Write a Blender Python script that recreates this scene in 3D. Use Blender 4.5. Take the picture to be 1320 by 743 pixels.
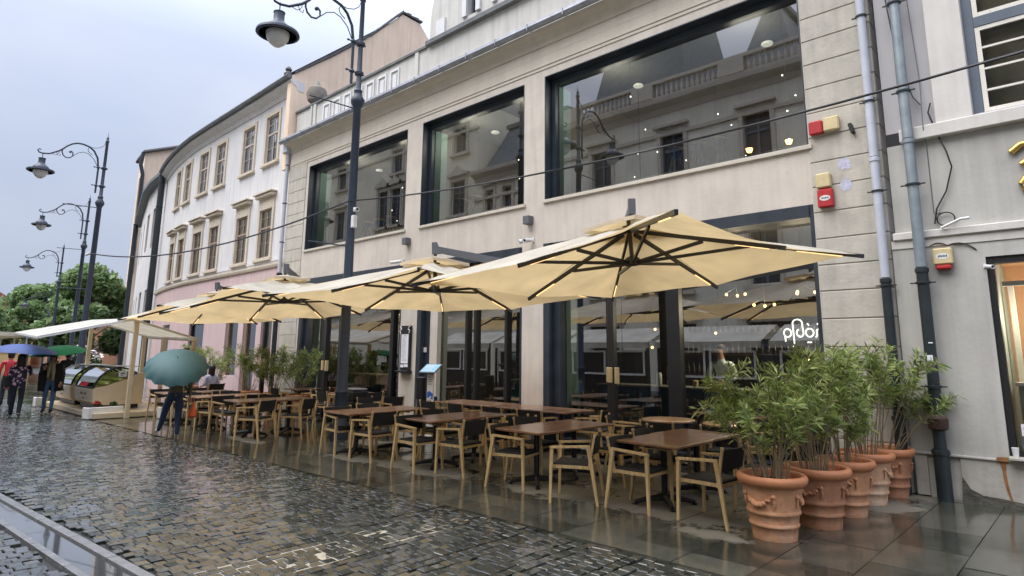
import bpy, bmesh, math, random
import numpy as np
from mathutils import Vector, Matrix, Euler
random.seed(7)
rng = np.random.default_rng(7)
R = math.radians
scene = bpy.context.scene
for o in list(bpy.data.objects): bpy.data.objects.remove(o)
COL = scene.collection

# ------------------------------------------------------------------ camera
PITCH, ROLL, YAW = .1739, .0094, .7534
fw = Vector((-math.sin(YAW)*math.cos(PITCH), math.cos(YAW)*math.cos(PITCH), math.sin(PITCH)))
r0 = Vector((math.cos(YAW), math.sin(YAW), 0)); u0 = r0.cross(fw)
cr = math.cos(ROLL)*r0 + math.sin(ROLL)*u0; cu = -math.sin(ROLL)*r0 + math.cos(ROLL)*u0
cam = bpy.data.objects.new('camera', bpy.data.cameras.new('camera')); COL.objects.link(cam)
m = Matrix((cr, cu, -fw)).transposed().to_4x4(); m.translation = (0, 0, 1.75)
cam.matrix_world = m
cam.data.sensor_width = 36; cam.data.lens = 36*807.8/1320; cam.data.shift_y = (316.17-371.5)/1320
cam.data.clip_start = .05; cam.data.clip_end = 2000
scene.camera = cam

# ------------------------------------------------------------------ sky, sun, exposure
SUN_EL, SUN_ROT = R(58), R(200)
w = bpy.data.worlds.new('World'); scene.world = w; w.use_nodes = True
nt = w.node_tree; nt.nodes.clear()
out = nt.nodes.new('ShaderNodeOutputWorld'); bg = nt.nodes.new('ShaderNodeBackground')
sky = nt.nodes.new('ShaderNodeTexSky'); sky.sky_type = 'NISHITA'; sky.sun_disc = False
sky.sun_elevation = SUN_EL; sky.sun_rotation = SUN_ROT; sky.air_density = 1.0; sky.dust_density = 4.0; sky.ozone_density = 1.0
# a layer of rain cloud over the sky: flat pale grey-blue with soft, large lighter and darker banks
tc = nt.nodes.new('ShaderNodeTexCoord'); mp = nt.nodes.new('ShaderNodeMapping'); mp.inputs['Scale'].default_value = (1, 1, 2.2)
nz = nt.nodes.new('ShaderNodeTexNoise'); nz.inputs['Scale'].default_value = 1.6; nz.inputs['Detail'].default_value = 5
rp = nt.nodes.new('ShaderNodeValToRGB')
rp.color_ramp.elements[0].position = .3; rp.color_ramp.elements[0].color = (5.3, 6.2, 8.1, 1)
rp.color_ramp.elements[1].position = .7; rp.color_ramp.elements[1].color = (7.6, 7.9, 9.3, 1)
mx = nt.nodes.new('ShaderNodeMix'); mx.data_type = 'RGBA'; mx.inputs[0].default_value = .93
nt.links.new(tc.outputs['Generated'], mp.inputs[0]); nt.links.new(mp.outputs[0], nz.inputs[0]); nt.links.new(nz.outputs[0], rp.inputs[0])
sep = nt.nodes.new('ShaderNodeSeparateXYZ'); nt.links.new(tc.outputs['Generated'], sep.inputs[0])
gr = nt.nodes.new('ShaderNodeValToRGB'); ge = gr.color_ramp      # overcast sky: the zenith is several times brighter than the horizon
ge.elements[0].position = 0; ge.elements[0].color = (.37, .385, .40, 1); ge.elements[1].position = 1; ge.elements[1].color = (2.6, 2.5, 2.35, 1)
for p_, v_ in ((.2, .46), (.42, .60), (.62, 1.25)): q_ = ge.elements.new(p_); q_.color = (v_, v_, v_, 1)
nt.links.new(sep.outputs[2], gr.inputs[0])
ml = nt.nodes.new('ShaderNodeMix'); ml.data_type = 'RGBA'; ml.blend_type = 'MULTIPLY'; ml.inputs[0].default_value = 1
nt.links.new(rp.outputs[0], ml.inputs[6]); nt.links.new(gr.outputs[0], ml.inputs[7])
nt.links.new(sky.outputs[0], mx.inputs[6]); nt.links.new(ml.outputs[2], mx.inputs[7])
nt.links.new(mx.outputs[2], bg.inputs[0]); bg.inputs[1].default_value = .1; nt.links.new(bg.outputs[0], out.inputs[0])
sun = bpy.data.objects.new('sun', bpy.data.lights.new('sun', 'SUN')); COL.objects.link(sun)
sun.data.energy = 1.5; sun.data.angle = R(50); sun.data.color = (1, .97, .92)
sd = Vector((math.sin(SUN_ROT)*math.cos(SUN_EL), math.cos(SUN_ROT)*math.cos(SUN_EL), math.sin(SUN_EL)))
sun.rotation_euler = (-sd).to_track_quat('-Z', 'Y').to_euler()
vs = scene.view_settings; vs.view_transform = 'Standard'; vs.look = 'None'; vs.exposure = 1.0; vs.gamma = 1
vs.use_curve_mapping = False
scene.cycles.max_bounces = 8; scene.cycles.transparent_max_bounces = 12; scene.cycles.caustics_reflective = False; scene.cycles.caustics_refractive = False

# ------------------------------------------------------------------ helpers
def tag(o, label=None, cat=None, group=None, kind=None):
    if label: o['label'] = label
    if cat: o['category'] = cat
    if group: o['group'] = group
    if kind: o['kind'] = kind
    return o
def empty(name, loc, rz=0, label=None, cat=None, group=None, kind=None):
    o = bpy.data.objects.new(name, None); COL.objects.link(o); o.location = loc; o.rotation_euler = (0, 0, rz)
    o.empty_display_size = .2
    return tag(o, label, cat, group, kind)
class MB:
    def __init__(s): s.v = []; s.f = []; s.m = []; s.cur = 0
    def add(s, vs, fs):
        b = len(s.v); s.v += [tuple(p) for p in vs]; s.f += [tuple(i+b for i in f) for f in fs]; s.m += [s.cur]*len(fs); return s
    def box(s, x0, x1, y0, y1, z0, z1, T=None):
        vs = [Vector((x, y, z)) for z in (z0, z1) for y in (y0, y1) for x in (x0, x1)]
        if T: vs = [T @ p for p in vs]
        return s.add(vs, [(0, 2, 3, 1), (4, 5, 7, 6), (0, 1, 5, 4), (2, 6, 7, 3), (0, 4, 6, 2), (1, 3, 7, 5)])
    def rbox(s, x0, x1, y0, y1, z0, z1, c=.01, T=None):
        # box with chamfered edges
        vs = []; ids = {}
        for ix, (x, sx) in enumerate(((x0, 1), (x1, -1))):
            for iy, (y, sy) in enumerate(((y0, 1), (y1, -1))):
                for iz, (z, sz) in enumerate(((z0, 1), (z1, -1))):
                    for a in range(3):
                        p = Vector((x + (0 if a == 0 else sx*c), y + (0 if a == 1 else sy*c), z + (0 if a == 2 else sz*c)))
                        ids[ix, iy, iz, a] = len(vs); vs.append(T @ p if T else p)
        fs = []
        g = lambda i, j, k, a: ids[i, j, k, a]
        for i in (0, 1):
            q = [g(i, 0, 0, 0), g(i, 0, 1, 0), g(i, 1, 1, 0), g(i, 1, 0, 0)]; fs.append(q if i == 0 else q[::-1])
            q = [g(0, i, 0, 1), g(1, i, 0, 1), g(1, i, 1, 1), g(0, i, 1, 1)]; fs.append(q if i == 0 else q[::-1])
            q = [g(0, 0, i, 2), g(0, 1, i, 2), g(1, 1, i, 2), g(1, 0, i, 2)]; fs.append(q if i == 0 else q[::-1])
        for a in (0, 1):
            for b in (0, 1):
                fs.append([g(0, a, b, 1), g(1, a, b, 1), g(1, a, b, 2), g(0, a, b, 2)])
                fs.append([g(a, 0, b, 0), g(a, 1, b, 0), g(a, 1, b, 2), g(a, 0, b, 2)])
                fs.append([g(a, b, 0, 0), g(a, b, 1, 0), g(a, b, 1, 1), g(a, b, 0, 1)])
        for a in (0, 1):
            for b in (0, 1):
                for c_ in (0, 1): fs.append([g(a, b, c_, 0), g(a, b, c_, 1), g(a, b, c_, 2)])
        return s.add(vs, fs)
    def tube(s, pts, r, n=8, caps=True):
        pts = [Vector(p) for p in pts]; k = len(pts)
        rs = r if isinstance(r, (list, tuple)) else [r]*k
        vs = []; prev = None
        for i, p in enumerate(pts):
            d = (pts[min(i+1, k-1)] - pts[max(i-1, 0)]).normalized()
            if prev is None:
                a = Vector((0, 0, 1)) if abs(d.z) < .9 else Vector((1, 0, 0)); x = d.cross(a).normalized()
            else: x = (prev - d*prev.dot(d)).normalized()
            prev = x; y = d.cross(x)
            for j in range(n):
                t = 2*math.pi*(j+.5)/n; vs.append(p + (x*math.cos(t) + y*math.sin(t))*rs[i])
        fs = [(i*n+j, i*n+(j+1) % n, (i+1)*n+(j+1) % n, (i+1)*n+j) for i in range(k-1) for j in range(n)]
        if caps: fs += [tuple(range(n-1, -1, -1)), tuple((k-1)*n+j for j in range(n))]
        return s.add(vs, fs)
    def bar(s, a, b, wx, wz, wx2=None, wz2=None, up=(0, 0, 1)):
        # square bar from a to b, half sizes
        a = Vector(a); b = Vector(b); d = (b-a).normalized(); up = Vector(up)
        if abs(d.dot(up)) > .95: up = Vector((0, 1, 0))
        x = d.cross(up).normalized(); y = x.cross(d)
        wx2 = wx if wx2 is None else wx2; wz2 = wz if wz2 is None else wz2
        vs = [a-x*wx-y*wz, a+x*wx-y*wz, a+x*wx+y*wz, a-x*wx+y*wz, b-x*wx2-y*wz2, b+x*wx2-y*wz2, b+x*wx2+y*wz2, b-x*wx2+y*wz2]
        return s.add(vs, [(3, 2, 1, 0), (4, 5, 6, 7), (0, 1, 5, 4), (1, 2, 6, 5), (2, 3, 7, 6), (3, 0, 4, 7)])
    def lathe(s, prof, c=(0, 0, 0), n=24, T=None):
        vs = []
        for r, z in prof:
            for j in range(n):
                t = 2*math.pi*j/n; p = Vector((c[0]+r*math.cos(t), c[1]+r*math.sin(t), c[2]+z)); vs.append(T @ p if T else p)
        k = len(prof)
        fs = [(i*n+j, i*n+(j+1) % n, (i+1)*n+(j+1) % n, (i+1)*n+j) for i in range(k-1) for j in range(n)]
        if prof[0][0] > 1e-4: fs.append(tuple(range(n-1, -1, -1)))
        if prof[-1][0] > 1e-4: fs.append(tuple((k-1)*n+j for j in range(n)))
        return s.add(vs, fs)
    def ball(s, c, r, n=8, m_=6, sc=(1, 1, 1)):
        prof = [(max(1e-5, math.sin(math.pi*i/m_))*r, -math.cos(math.pi*i/m_)*r) for i in range(m_+1)]
        T = Matrix.Translation(c) @ Matrix.Diagonal((*sc, 1)); return s.lathe(prof, (0, 0, 0), n, T)
    def prism(s, poly, y0, y1, axis='y'):
        # polygon in (a,b) extruded along axis
        k = len(poly)
        P = {'y': lambda a, b, t: (a, t, b), 'x': lambda a, b, t: (t, a, b), 'z': lambda a, b, t: (a, b, t)}[axis]
        vs = [P(a, b, y0) for a, b in poly] + [P(a, b, y1) for a, b in poly]
        fs = [tuple(range(k)), tuple(range(2*k-1, k-1, -1))] + [(i, i+k, (i+1) % k+k, (i+1) % k) for i in range(k)]
        return s.add(vs, fs)
    def quad(s, a, b, c, d): return s.add([a, b, c, d], [(0, 1, 2, 3)])
    def build(s, name, mats, parent=None, smooth=None, label=None, recalc=True):
        me = bpy.data.meshes.new(name); me.from_pydata(s.v, [], s.f)
        mats = mats if isinstance(mats, (list, tuple)) else [mats]
        for q in mats: me.materials.append(q)
        if len(mats) > 1: me.polygons.foreach_set('material_index', s.m)
        if recalc and len(s.f) > 1:
            b = bmesh.new(); b.from_mesh(me); bmesh.ops.recalc_face_normals(b, faces=b.faces); b.to_mesh(me); b.free()
        if smooth is not None:
            me.polygons.foreach_set('use_smooth', [True]*len(me.polygons))
            me.set_sharp_from_angle(angle=R(smooth))
        o = bpy.data.objects.new(name, me); COL.objects.link(o)
        if parent: o.parent = parent
        if label: o['label'] = label
        return o
def kids(o): return [c for c in bpy.data.objects if c.parent == o]
def copy_tree(o, parent=None):
    c = o.copy(); COL.objects.link(c)
    for k in ('label', 'category', 'group'):
        pass
    c.parent = parent
    for ch in kids(o): copy_tree(ch, c)
    return c
def wall_grid(xs, zs, holes, fn, depth):
    """wall with real rectangular openings; fn(s, d, z) -> point d behind the face; holes (s0,s1,z0,z1)"""
    mb = MB()
    xs = sorted(set(round(x, 4) for x in list(xs) + [h[0] for h in holes] + [h[1] for h in holes]))
    zs = sorted(set(round(z, 4) for z in list(zs) + [h[2] for h in holes] + [h[3] for h in holes]))
    inside = lambda x, z: any(h[0] < x < h[1] and h[2] < z < h[3] for h in holes)
    for i in range(len(xs)-1):
        for j in range(len(zs)-1):
            if inside((xs[i]+xs[i+1])/2, (zs[j]+zs[j+1])/2): continue
            mb.quad(fn(xs[i], 0, zs[j]), fn(xs[i+1], 0, zs[j]), fn(xs[i+1], 0, zs[j+1]), fn(xs[i], 0, zs[j+1]))
    for a, b, c, d in holes:
        for p, q in (((a, c), (a, d)), ((a, d), (b, d)), ((b, d), (b, c)), ((b, c), (a, c))):
            mb.quad(fn(p[0], 0, p[1]), fn(q[0], 0, q[1]), fn(q[0], depth, q[1]), fn(p[0], depth, p[1]))
    return mb
def sheet(poly, z):
    return MB().add([(x, y, z) for x, y in poly], [tuple(range(len(poly)))])

# ------------------------------------------------------------------ materials
def mat(name, col, rough=.6, var=.12, scale=4, bump=0, bscale=40, metal=0, spec=.5, coat=0, streak=0, coord='Object', rvar=0, dirt=None):
    m = bpy.data.materials.new(name); m.use_nodes = True; n = m.node_tree; L = n.links
    b = n.nodes['Principled BSDF']; b.inputs['Roughness'].default_value = rough; b.inputs['Metallic'].default_value = metal
    b.inputs['Specular IOR Level'].default_value = spec; b.inputs['Coat Weight'].default_value = coat; b.inputs['Coat Roughness'].default_value = .08
    b.inputs['Base Color'].default_value = (*col, 1)
    t = n.nodes.new('ShaderNodeTexCoord'); src = t.outputs[coord]
    if var or streak or rvar:
        z = n.nodes.new('ShaderNodeTexNoise'); z.inputs['Scale'].default_value = scale; z.inputs['Detail'].default_value = 6; z.inputs['Roughness'].default_value = .62
        L.new(src, z.inputs['Vector'])
        h = n.nodes.new('ShaderNodeMapRange'); h.inputs[1].default_value = .3; h.inputs[2].default_value = .7; h.inputs[3].default_value = 1-var; h.inputs[4].default_value = 1+var
        L.new(z.outputs[0], h.inputs[0]); val = h.outputs[0]
        if streak:
            mpp = n.nodes.new('ShaderNodeMapping'); mpp.inputs['Scale'].default_value = (3.2, 3.2, .22); L.new(src, mpp.inputs[0])
            z2 = n.nodes.new('ShaderNodeTexNoise'); z2.inputs['Scale'].default_value = 2.5; z2.inputs['Detail'].default_value = 7; L.new(mpp.outputs[0], z2.inputs['Vector'])
            h2 = n.nodes.new('ShaderNodeMapRange'); h2.inputs[1].default_value = .42; h2.inputs[2].default_value = .72; h2.inputs[3].default_value = 1; h2.inputs[4].default_value = 1-streak
            L.new(z2.outputs[0], h2.inputs[0])
            mu = n.nodes.new('ShaderNodeMath'); mu.operation = 'MULTIPLY'; L.new(val, mu.inputs[0]); L.new(h2.outputs[0], mu.inputs[1]); val = mu.outputs[0]
        x = n.nodes.new('ShaderNodeMix'); x.data_type = 'RGBA'; x.blend_type = 'MULTIPLY'; x.inputs[0].default_value = 1; x.inputs[6].default_value = (*col, 1)
        L.new(val, x.inputs[7]); colour = x.outputs[2]
        if dirt:
            z3 = n.nodes.new('ShaderNodeTexNoise'); z3.inputs['Scale'].default_value = dirt[1]; z3.inputs['Detail'].default_value = 8; z3.inputs['Roughness'].default_value = .7; L.new(src, z3.inputs['Vector'])
            h3 = n.nodes.new('ShaderNodeMapRange'); h3.inputs[1].default_value = dirt[2]; h3.inputs[2].default_value = dirt[2]+.15; h3.inputs[4].default_value = dirt[3]; L.new(z3.outputs[0], h3.inputs[0])
            y = n.nodes.new('ShaderNodeMix'); y.data_type = 'RGBA'; L.new(h3.outputs[0], y.inputs[0]); L.new(colour, y.inputs[6]); y.inputs[7].default_value = (*dirt[0], 1); colour = y.outputs[2]
        L.new(colour, b.inputs['Base Color'])
        if rvar:
            h4 = n.nodes.new('ShaderNodeMapRange'); h4.inputs[1].default_value = .3; h4.inputs[2].default_value = .7; h4.inputs[3].default_value = max(.02, rough-rvar); h4.inputs[4].default_value = rough+rvar
            L.new(z.outputs[0], h4.inputs[0]); L.new(h4.outputs[0], b.inputs['Roughness'])
    if bump:
        zb = n.nodes.new('ShaderNodeTexNoise'); zb.inputs['Scale'].default_value = bscale; zb.inputs['Detail'].default_value = 4; L.new(src, zb.inputs['Vector'])
        bp = n.nodes.new('ShaderNodeBump'); bp.inputs['Strength'].default_value = bump; bp.inputs['Distance'].default_value = .02
        L.new(zb.outputs[0], bp.inputs['Height']); L.new(bp.outputs[0], b.inputs['Normal'])
    return m
def emit(name, col, s):
    m = bpy.data.materials.new(name); m.use_nodes = True; n = m.node_tree; b = n.nodes['Principled BSDF']
    b.inputs['Base Color'].default_value = (*col, 1); b.inputs['Emission Color'].default_value = (*col, 1); b.inputs['Emission Strength'].default_value = s
    return m
def glass(name, ior=1.8, tint=(.72, .8, .78), rough=0.0):
    m = bpy.data.materials.new(name); m.use_nodes = True; n = m.node_tree; n.nodes.clear(); L = n.links
    o = n.nodes.new('ShaderNodeOutputMaterial'); x = n.nodes.new('ShaderNodeMixShader'); t = n.nodes.new('ShaderNodeBsdfTransparent'); g = n.nodes.new('ShaderNodeBsdfGlossy'); f = n.nodes.new('ShaderNodeFresnel')
    t.inputs[0].default_value = (*tint, 1); g.inputs['Roughness'].default_value = rough; f.inputs[0].default_value = ior
    tc_ = n.nodes.new('ShaderNodeTexCoord'); z = n.nodes.new('ShaderNodeTexNoise'); z.inputs['Scale'].default_value = .6; L.new(tc_.outputs['Object'], z.inputs['Vector'])
    bp = n.nodes.new('ShaderNodeBump'); bp.inputs['Strength'].default_value = .02; bp.inputs['Distance'].default_value = .05; L.new(z.outputs[0], bp.inputs['Height']); L.new(bp.outputs[0], g.inputs['Normal'])
    L.new(f.outputs[0], x.inputs[0]); L.new(t.outputs[0], x.inputs[1]); L.new(g.outputs[0], x.inputs[2]); L.new(x.outputs[0], o.inputs[0])
    return m
def fabric(name, col, trans, tw=.5):
    m = bpy.data.materials.new(name); m.use_nodes = True; n = m.node_tree; n.nodes.clear(); L = n.links
    o = n.nodes.new('ShaderNodeOutputMaterial'); x = n.nodes.new('ShaderNodeMixShader'); d = n.nodes.new('ShaderNodeBsdfDiffuse'); t = n.nodes.new('ShaderNodeBsdfTranslucent')
    tc_ = n.nodes.new('ShaderNodeTexCoord'); z = n.nodes.new('ShaderNodeTexNoise'); z.inputs['Scale'].default_value = 1.7; z.inputs['Detail'].default_value = 7; L.new(tc_.outputs['Object'], z.inputs['Vector'])
    h = n.nodes.new('ShaderNodeMapRange'); h.inputs[1].default_value = .3; h.inputs[2].default_value = .7; h.inputs[3].default_value = .80; h.inputs[4].default_value = 1.06; L.new(z.outputs[0], h.inputs[0])
    for s_, c_ in ((d, col), (t, trans)):
        y = n.nodes.new('ShaderNodeMix'); y.data_type = 'RGBA'; y.blend_type = 'MULTIPLY'; y.inputs[0].default_value = 1; y.inputs[6].default_value = (*c_, 1); L.new(h.outputs[0], y.inputs[7]); L.new(y.outputs[2], s_.inputs[0])
    z2 = n.nodes.new('ShaderNodeTexNoise'); z2.inputs['Scale'].default_value = 3; L.new(tc_.outputs['Object'], z2.inputs['Vector'])
    bp = n.nodes.new('ShaderNodeBump'); bp.inputs['Strength'].default_value = .25; bp.inputs['Distance'].default_value = .04; L.new(z2.outputs[0], bp.inputs['Height']); L.new(bp.outputs[0], d.inputs['Normal'])
    x.inputs[0].default_value = tw; L.new(d.outputs[0], x.inputs[1]); L.new(t.outputs[0], x.inputs[2]); L.new(x.outputs[0], o.inputs[0])
    return m
def wood(name, col, rough=.45, scale=1.0, axis=1, plank=0, coat=0):
    m = mat(name, col, rough, .18, 6, coat=coat); n = m.node_tree; L = n.links; b = n.nodes['Principled BSDF']
    t = n.nodes.new('ShaderNodeTexCoord'); mp_ = n.nodes.new('ShaderNodeMapping')
    s = [38*scale]*3; s[axis] = 2.2*scale; mp_.inputs['Scale'].default_value = s; L.new(t.outputs['Object'], mp_.inputs[0])
    z = n.nodes.new('ShaderNodeTexNoise'); z.inputs['Scale'].default_value = 1; z.inputs['Detail'].default_value = 5; z.inputs['Distortion'].default_value = .4; L.new(mp_.outputs[0], z.inputs['Vector'])
    h = n.nodes.new('ShaderNodeMapRange'); h.inputs[1].default_value = .3; h.inputs[2].default_value = .7; h.inputs[3].default_value = .68; h.inputs[4].default_value = 1.25; L.new(z.outputs[0], h.inputs[0])
    y = n.nodes.new('ShaderNodeMix'); y.data_type = 'RGBA'; y.blend_type = 'MULTIPLY'; y.inputs[0].default_value = 1
    old = b.inputs['Base Color'].links[0].from_socket; L.new(old, y.inputs[6]); L.new(h.outputs[0], y.inputs[7]); L.new(y.outputs[2], b.inputs['Base Color'])
    return m

M = {}
M['stone'] = mat('beige_stone', (.57, .51, .44), .75, .11, 1.3, .15, 30, streak=.11, dirt=((.34, .29, .23), 7, .58, .4))
M['stone_quoin'] = mat('weathered_stone', (.49, .455, .39), .8, .14, 3, .25, 22, streak=.16, dirt=((.24, .21, .17), 6, .6, .45))
M['moulding'] = mat('moulding_stone', (.54, .49, .41), .75, .08, 2, .1, 30, streak=.06)
M['attic'] = mat('grey_attic_plaster', (.60, .585, .545), .8, .08, 1.5, .1, 20, streak=.16)
M['attic_panel'] = mat('pale_panel', (.70, .70, .70), .7, .06, 3)
M['white_plaster'] = mat('white_plaster', (.66, .645, .64), .85, .08, .6, .12, 15, streak=.14, dirt=((.44, .41, .38), 2.5, .6, .35))
M['pink'] = mat('pink_plaster', (.62, .46, .45), .85, .07, .8, .12, 15, streak=.12)
M['cream_trim'] = mat('cream_trim', (.60, .52, .41), .75, .08, 3, streak=.1)
M['peach'] = mat('peach_plaster', (.84, .66, .50), .85, .1, .7, .15, 12, streak=.15)
M['right_plaster'] = mat('grey_white_plaster', (.47, .455, .42), .85, .1, 1.1, .15, 14, streak=.16, dirt=((.30, .27, .22), 3.2, .6, .45))
M['right_lilac'] = mat('lilac_grey_plaster', (.46, .445, .45), .85, .05, 1.1, .12, 14, streak=.08)
M['right_trim'] = mat('white_painted_trim', (.62, .59, .55), .75, .07, 2, .08, 20, streak=.1)
M['plinth'] = mat('stained_plinth', (.45, .425, .38), .85, .14, 2.5, .3, 12, streak=.2, dirt=((.17, .15, .12), 3.5, .58, .7))
M['steel'] = mat('dark_blue_grey_steel', (.028, .036, .048), .38, .2, 3, spec=.5, rvar=.1)
M['steel_pale'] = mat('blue_grey_steel', (.06, .08, .10), .4, .2, 3)  # lighter blue-grey tone, used for the shop sticker
M['glass'] = glass('cafe_glass', 3.9, (.74, .82, .79))
M['jamb_reflection'] = mat('green_reflection', (.17, .27, .235), .45, .12, 2, spec=.25)  # opaque green, painted as the jamb's reflection in the glass
M['glass_old'] = glass('old_window_glass', 1.6, (.95, .95, .93), .01)
M['shop_glass'] = glass('shop_glass', 1.45, (.92, .95, .93))
M['zinc'] = mat('zinc_gutter', (.34, .35, .39), .5, .15, 4, metal=.3, streak=.15)
M['pipe_white'] = mat('painted_pipe', (.50, .52, .58), .55, .1, 3, streak=.12)
M['pipe_zinc'] = mat('galvanised_pipe', (.27, .31, .33), .45, .18, 6, metal=.4, streak=.2)
M['pipe_dark'] = mat('dark_cast_iron_pipe', (.018, .026, .030), .4, .3, 5, bump=.15)
M['tile'] = mat('roof_tile', (.09, .085, .085), .7, .25, 6, .5, 25)
M['tile_red'] = mat('red_roof_tile', (.32, .11, .07), .7, .2, 4, .4, 20)
M['slate'] = mat('dark_slate_roof', (.13, .14, .145), .6, .25, 3, .4, 20)
M['frame_brown'] = mat('brown_window_frame', (.34, .25, .18), .6, .15, 5)
M['frame_pale'] = mat('faded_brown_frame', (.52, .44, .37), .6, .15, 5)
M['frame_white'] = mat('flaking_white_frame', (.72, .68, .60), .6, .1, 5, dirt=((.25, .17, .11), 14, .6, .8))
M['frame_blue'] = mat('blue_grey_frame', (.095, .12, .155), .55, .12, 5)
M['curtain'] = mat('pale_curtain', (.80, .80, .82), .9, .25, 3)
M['shutter'] = mat('yellowed_blind', (.70, .62, .42), .8, .15, 5)
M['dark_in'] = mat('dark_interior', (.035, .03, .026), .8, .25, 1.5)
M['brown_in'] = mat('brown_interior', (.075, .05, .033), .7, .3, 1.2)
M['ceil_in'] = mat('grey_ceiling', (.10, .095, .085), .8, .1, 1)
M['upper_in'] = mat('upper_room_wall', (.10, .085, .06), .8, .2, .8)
M['bar_blue'] = mat('blue_velvet_tiles', (.07, .22, .46), .55, .25, 8, .3, 30)
M['teal'] = mat('teal_counter', (.06, .32, .34), .5, .2, 4)
M['counter_top'] = mat('pale_counter_top', (.42, .42, .40), .4, .1, 4)
M['canvas'] = fabric('cream_canvas', (.76, .71, .60), (.80, .60, .31), .44)
M['canvas_white'] = fabric('off_white_canvas', (.72, .70, .63), (.72, .66, .52), .35)
M['alu_dark'] = mat('anthracite_aluminium', (.022, .022, .023), .4, .15, 5, spec=.5)
M['alu_grey'] = mat('grey_aluminium', (.11, .115, .125), .45, .12, 4)
M['led'] = emit('warm_led', (1, .62, .28), 1.0)
M['iron'] = mat('painted_lamp_iron', (.028, .04, .062), .42, .15, 5, spec=.5)
M['opal'] = mat('opal_bowl', (.62, .62, .62), .25, .05, 2)
M['oak'] = wood('oiled_oak', (.58, .405, .195), .42, 1.0, 2)
M['oak_pale'] = wood('pale_oak_cap', (.58, .45, .28), .45, 1.0, 1)
M['table_wood'] = wood('wet_brown_table_wood', (.27, .145, .08), .28, .8, 1, coat=.35)
M['round_wood'] = wood('honey_table_wood', (.40, .24, .11), .3, .8, 0, coat=.3)
M['cord'] = mat('black_woven_cord', (.013, .014, .015), .75, .3, 60, .8, 120)
M['black'] = mat('black_iron', (.012, .012, .013), .45, .2, 6)
M['terracotta'] = mat('terracotta', (.59, .295, .155), .85, .2, 5, .3, 28, streak=.2, dirt=((.60, .47, .34), 4, .54, .6))
M['terracotta_pale'] = mat('limed_terracotta', (.66, .40, .24), .85, .2, 5, .3, 28, streak=.2, dirt=((.68, .58, .46), 4, .5, .7))
M['terracotta_old'] = mat('dark_terracotta', (.46, .215, .115), .85, .25, 5, .3, 28, streak=.25, dirt=((.30, .24, .15), 5, .54, .6))
M['terracotta_rim'] = mat('wet_terracotta_rim', (.55, .225, .105), .55, .12, 5, .2, 30)
M['soil'] = mat('soil', (.03, .022, .015), .9, .3, 20, .8, 50)
M['stem'] = mat('grey_brown_stem', (.26, .21, .13), .8, .25, 12)
M['rust'] = mat('rust_stain', (.27, .13, .05), .85, .35, 12)
M['white'] = mat('white_plastic', (.72, .72, .71), .45, .05, 4)
M['styro'] = mat('white_foam', (.76, .75, .72), .7, .06, 12, .15, 60)
M['cream_plastic'] = mat('yellowed_plastic', (.62, .50, .28), .5, .12, 6, streak=.1)
M['red_plastic'] = mat('red_plastic', (.42, .025, .028), .4, .12, 6)
M['cable'] = mat('black_cable', (.012, .012, .014), .5, .1, 5)
M['grey_cable'] = mat('grey_cable', (.16, .16, .17), .5, .1, 5)
M['paper'] = mat('paper', (.72, .72, .78), .6, .05, 6)
M['ink'] = mat('ink', (.04, .04, .05), .6, 0)
M['grey_ink'] = mat('grey_ink', (.22, .2, .17), .6, 0)
M['blue_print'] = mat('blue_print', (.04, .12, .5), .4, .1, 4)
M['sky_print'] = mat('pale_blue_print', (.30, .55, .72), .25, .1, 4)
M['gold'] = mat('gold_leaf', (.62, .42, .12), .3, .12, 5, metal=.8)
M['cart'] = mat('cream_painted_cart', (.64, .52, .35), .45, .06, 3, coat=.2)
M['cart_glass'] = glass('cart_glass', 1.7, (.62, .76, .5))
M['skin'] = mat('skin', (.50, .29, .20), .5, .08, 8)
M['hair'] = mat('dark_hair', (.018, .013, .011), .5, .2, 20)
M['neon'] = emit('neon_tube', (1, .93, .82), 1.6)
M['bulb'] = emit('warm_bulb', (1, .50, .15), 5)
M['bulb_white'] = emit('white_bulb', (1, .9, .7), 3)
M['disc'] = emit('dim_ceiling_disc', (.8, .78, .7), .25)
M['spot'] = emit('lit_spot', (1, .95, .85), 12)
M['pink_lamp'] = emit('magenta_lamp', (1, .12, .85), 3)
M['fire'] = emit('orange_panel', (1, .32, .06), 4)

def leafmat(name, a, b_, rough=.4):
    m = bpy.data.materials.new(name); m.use_nodes = True; n = m.node_tree; L = n.links; b = n.nodes['Principled BSDF']
    g = n.nodes.new('ShaderNodeNewGeometry'); r = n.nodes.new('ShaderNodeValToRGB'); r.color_ramp.elements[0].color = (*a, 1); r.color_ramp.elements[1].color = (*b_, 1)
    L.new(g.outputs['Random Per Island'], r.inputs[0]); L.new(r.outputs[0], b.inputs['Base Color']); b.inputs['Roughness'].default_value = rough
    o = n.nodes['Material Output']; t = n.nodes.new('ShaderNodeBsdfTranslucent'); L.new(r.outputs[0], t.inputs[0]); x = n.nodes.new('ShaderNodeMixShader'); x.inputs[0].default_value = .38
    L.new(b.outputs[0], x.inputs[1]); L.new(t.outputs[0], x.inputs[2]); L.new(x.outputs[0], o.inputs[0]); return m
M['leaf'] = leafmat('oleander_leaf', (.10, .175, .04), (.46, .52, .17))
M['leaf_tree'] = leafmat('hazy_tree_leaf', (.13, .22, .09), (.28, .38, .16), .5)  # lightened and greyed to paint distance haze into the leaves
M['leaf_dark'] = leafmat('dark_leaf', (.025, .06, .018), (.11, .15, .06))

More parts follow.
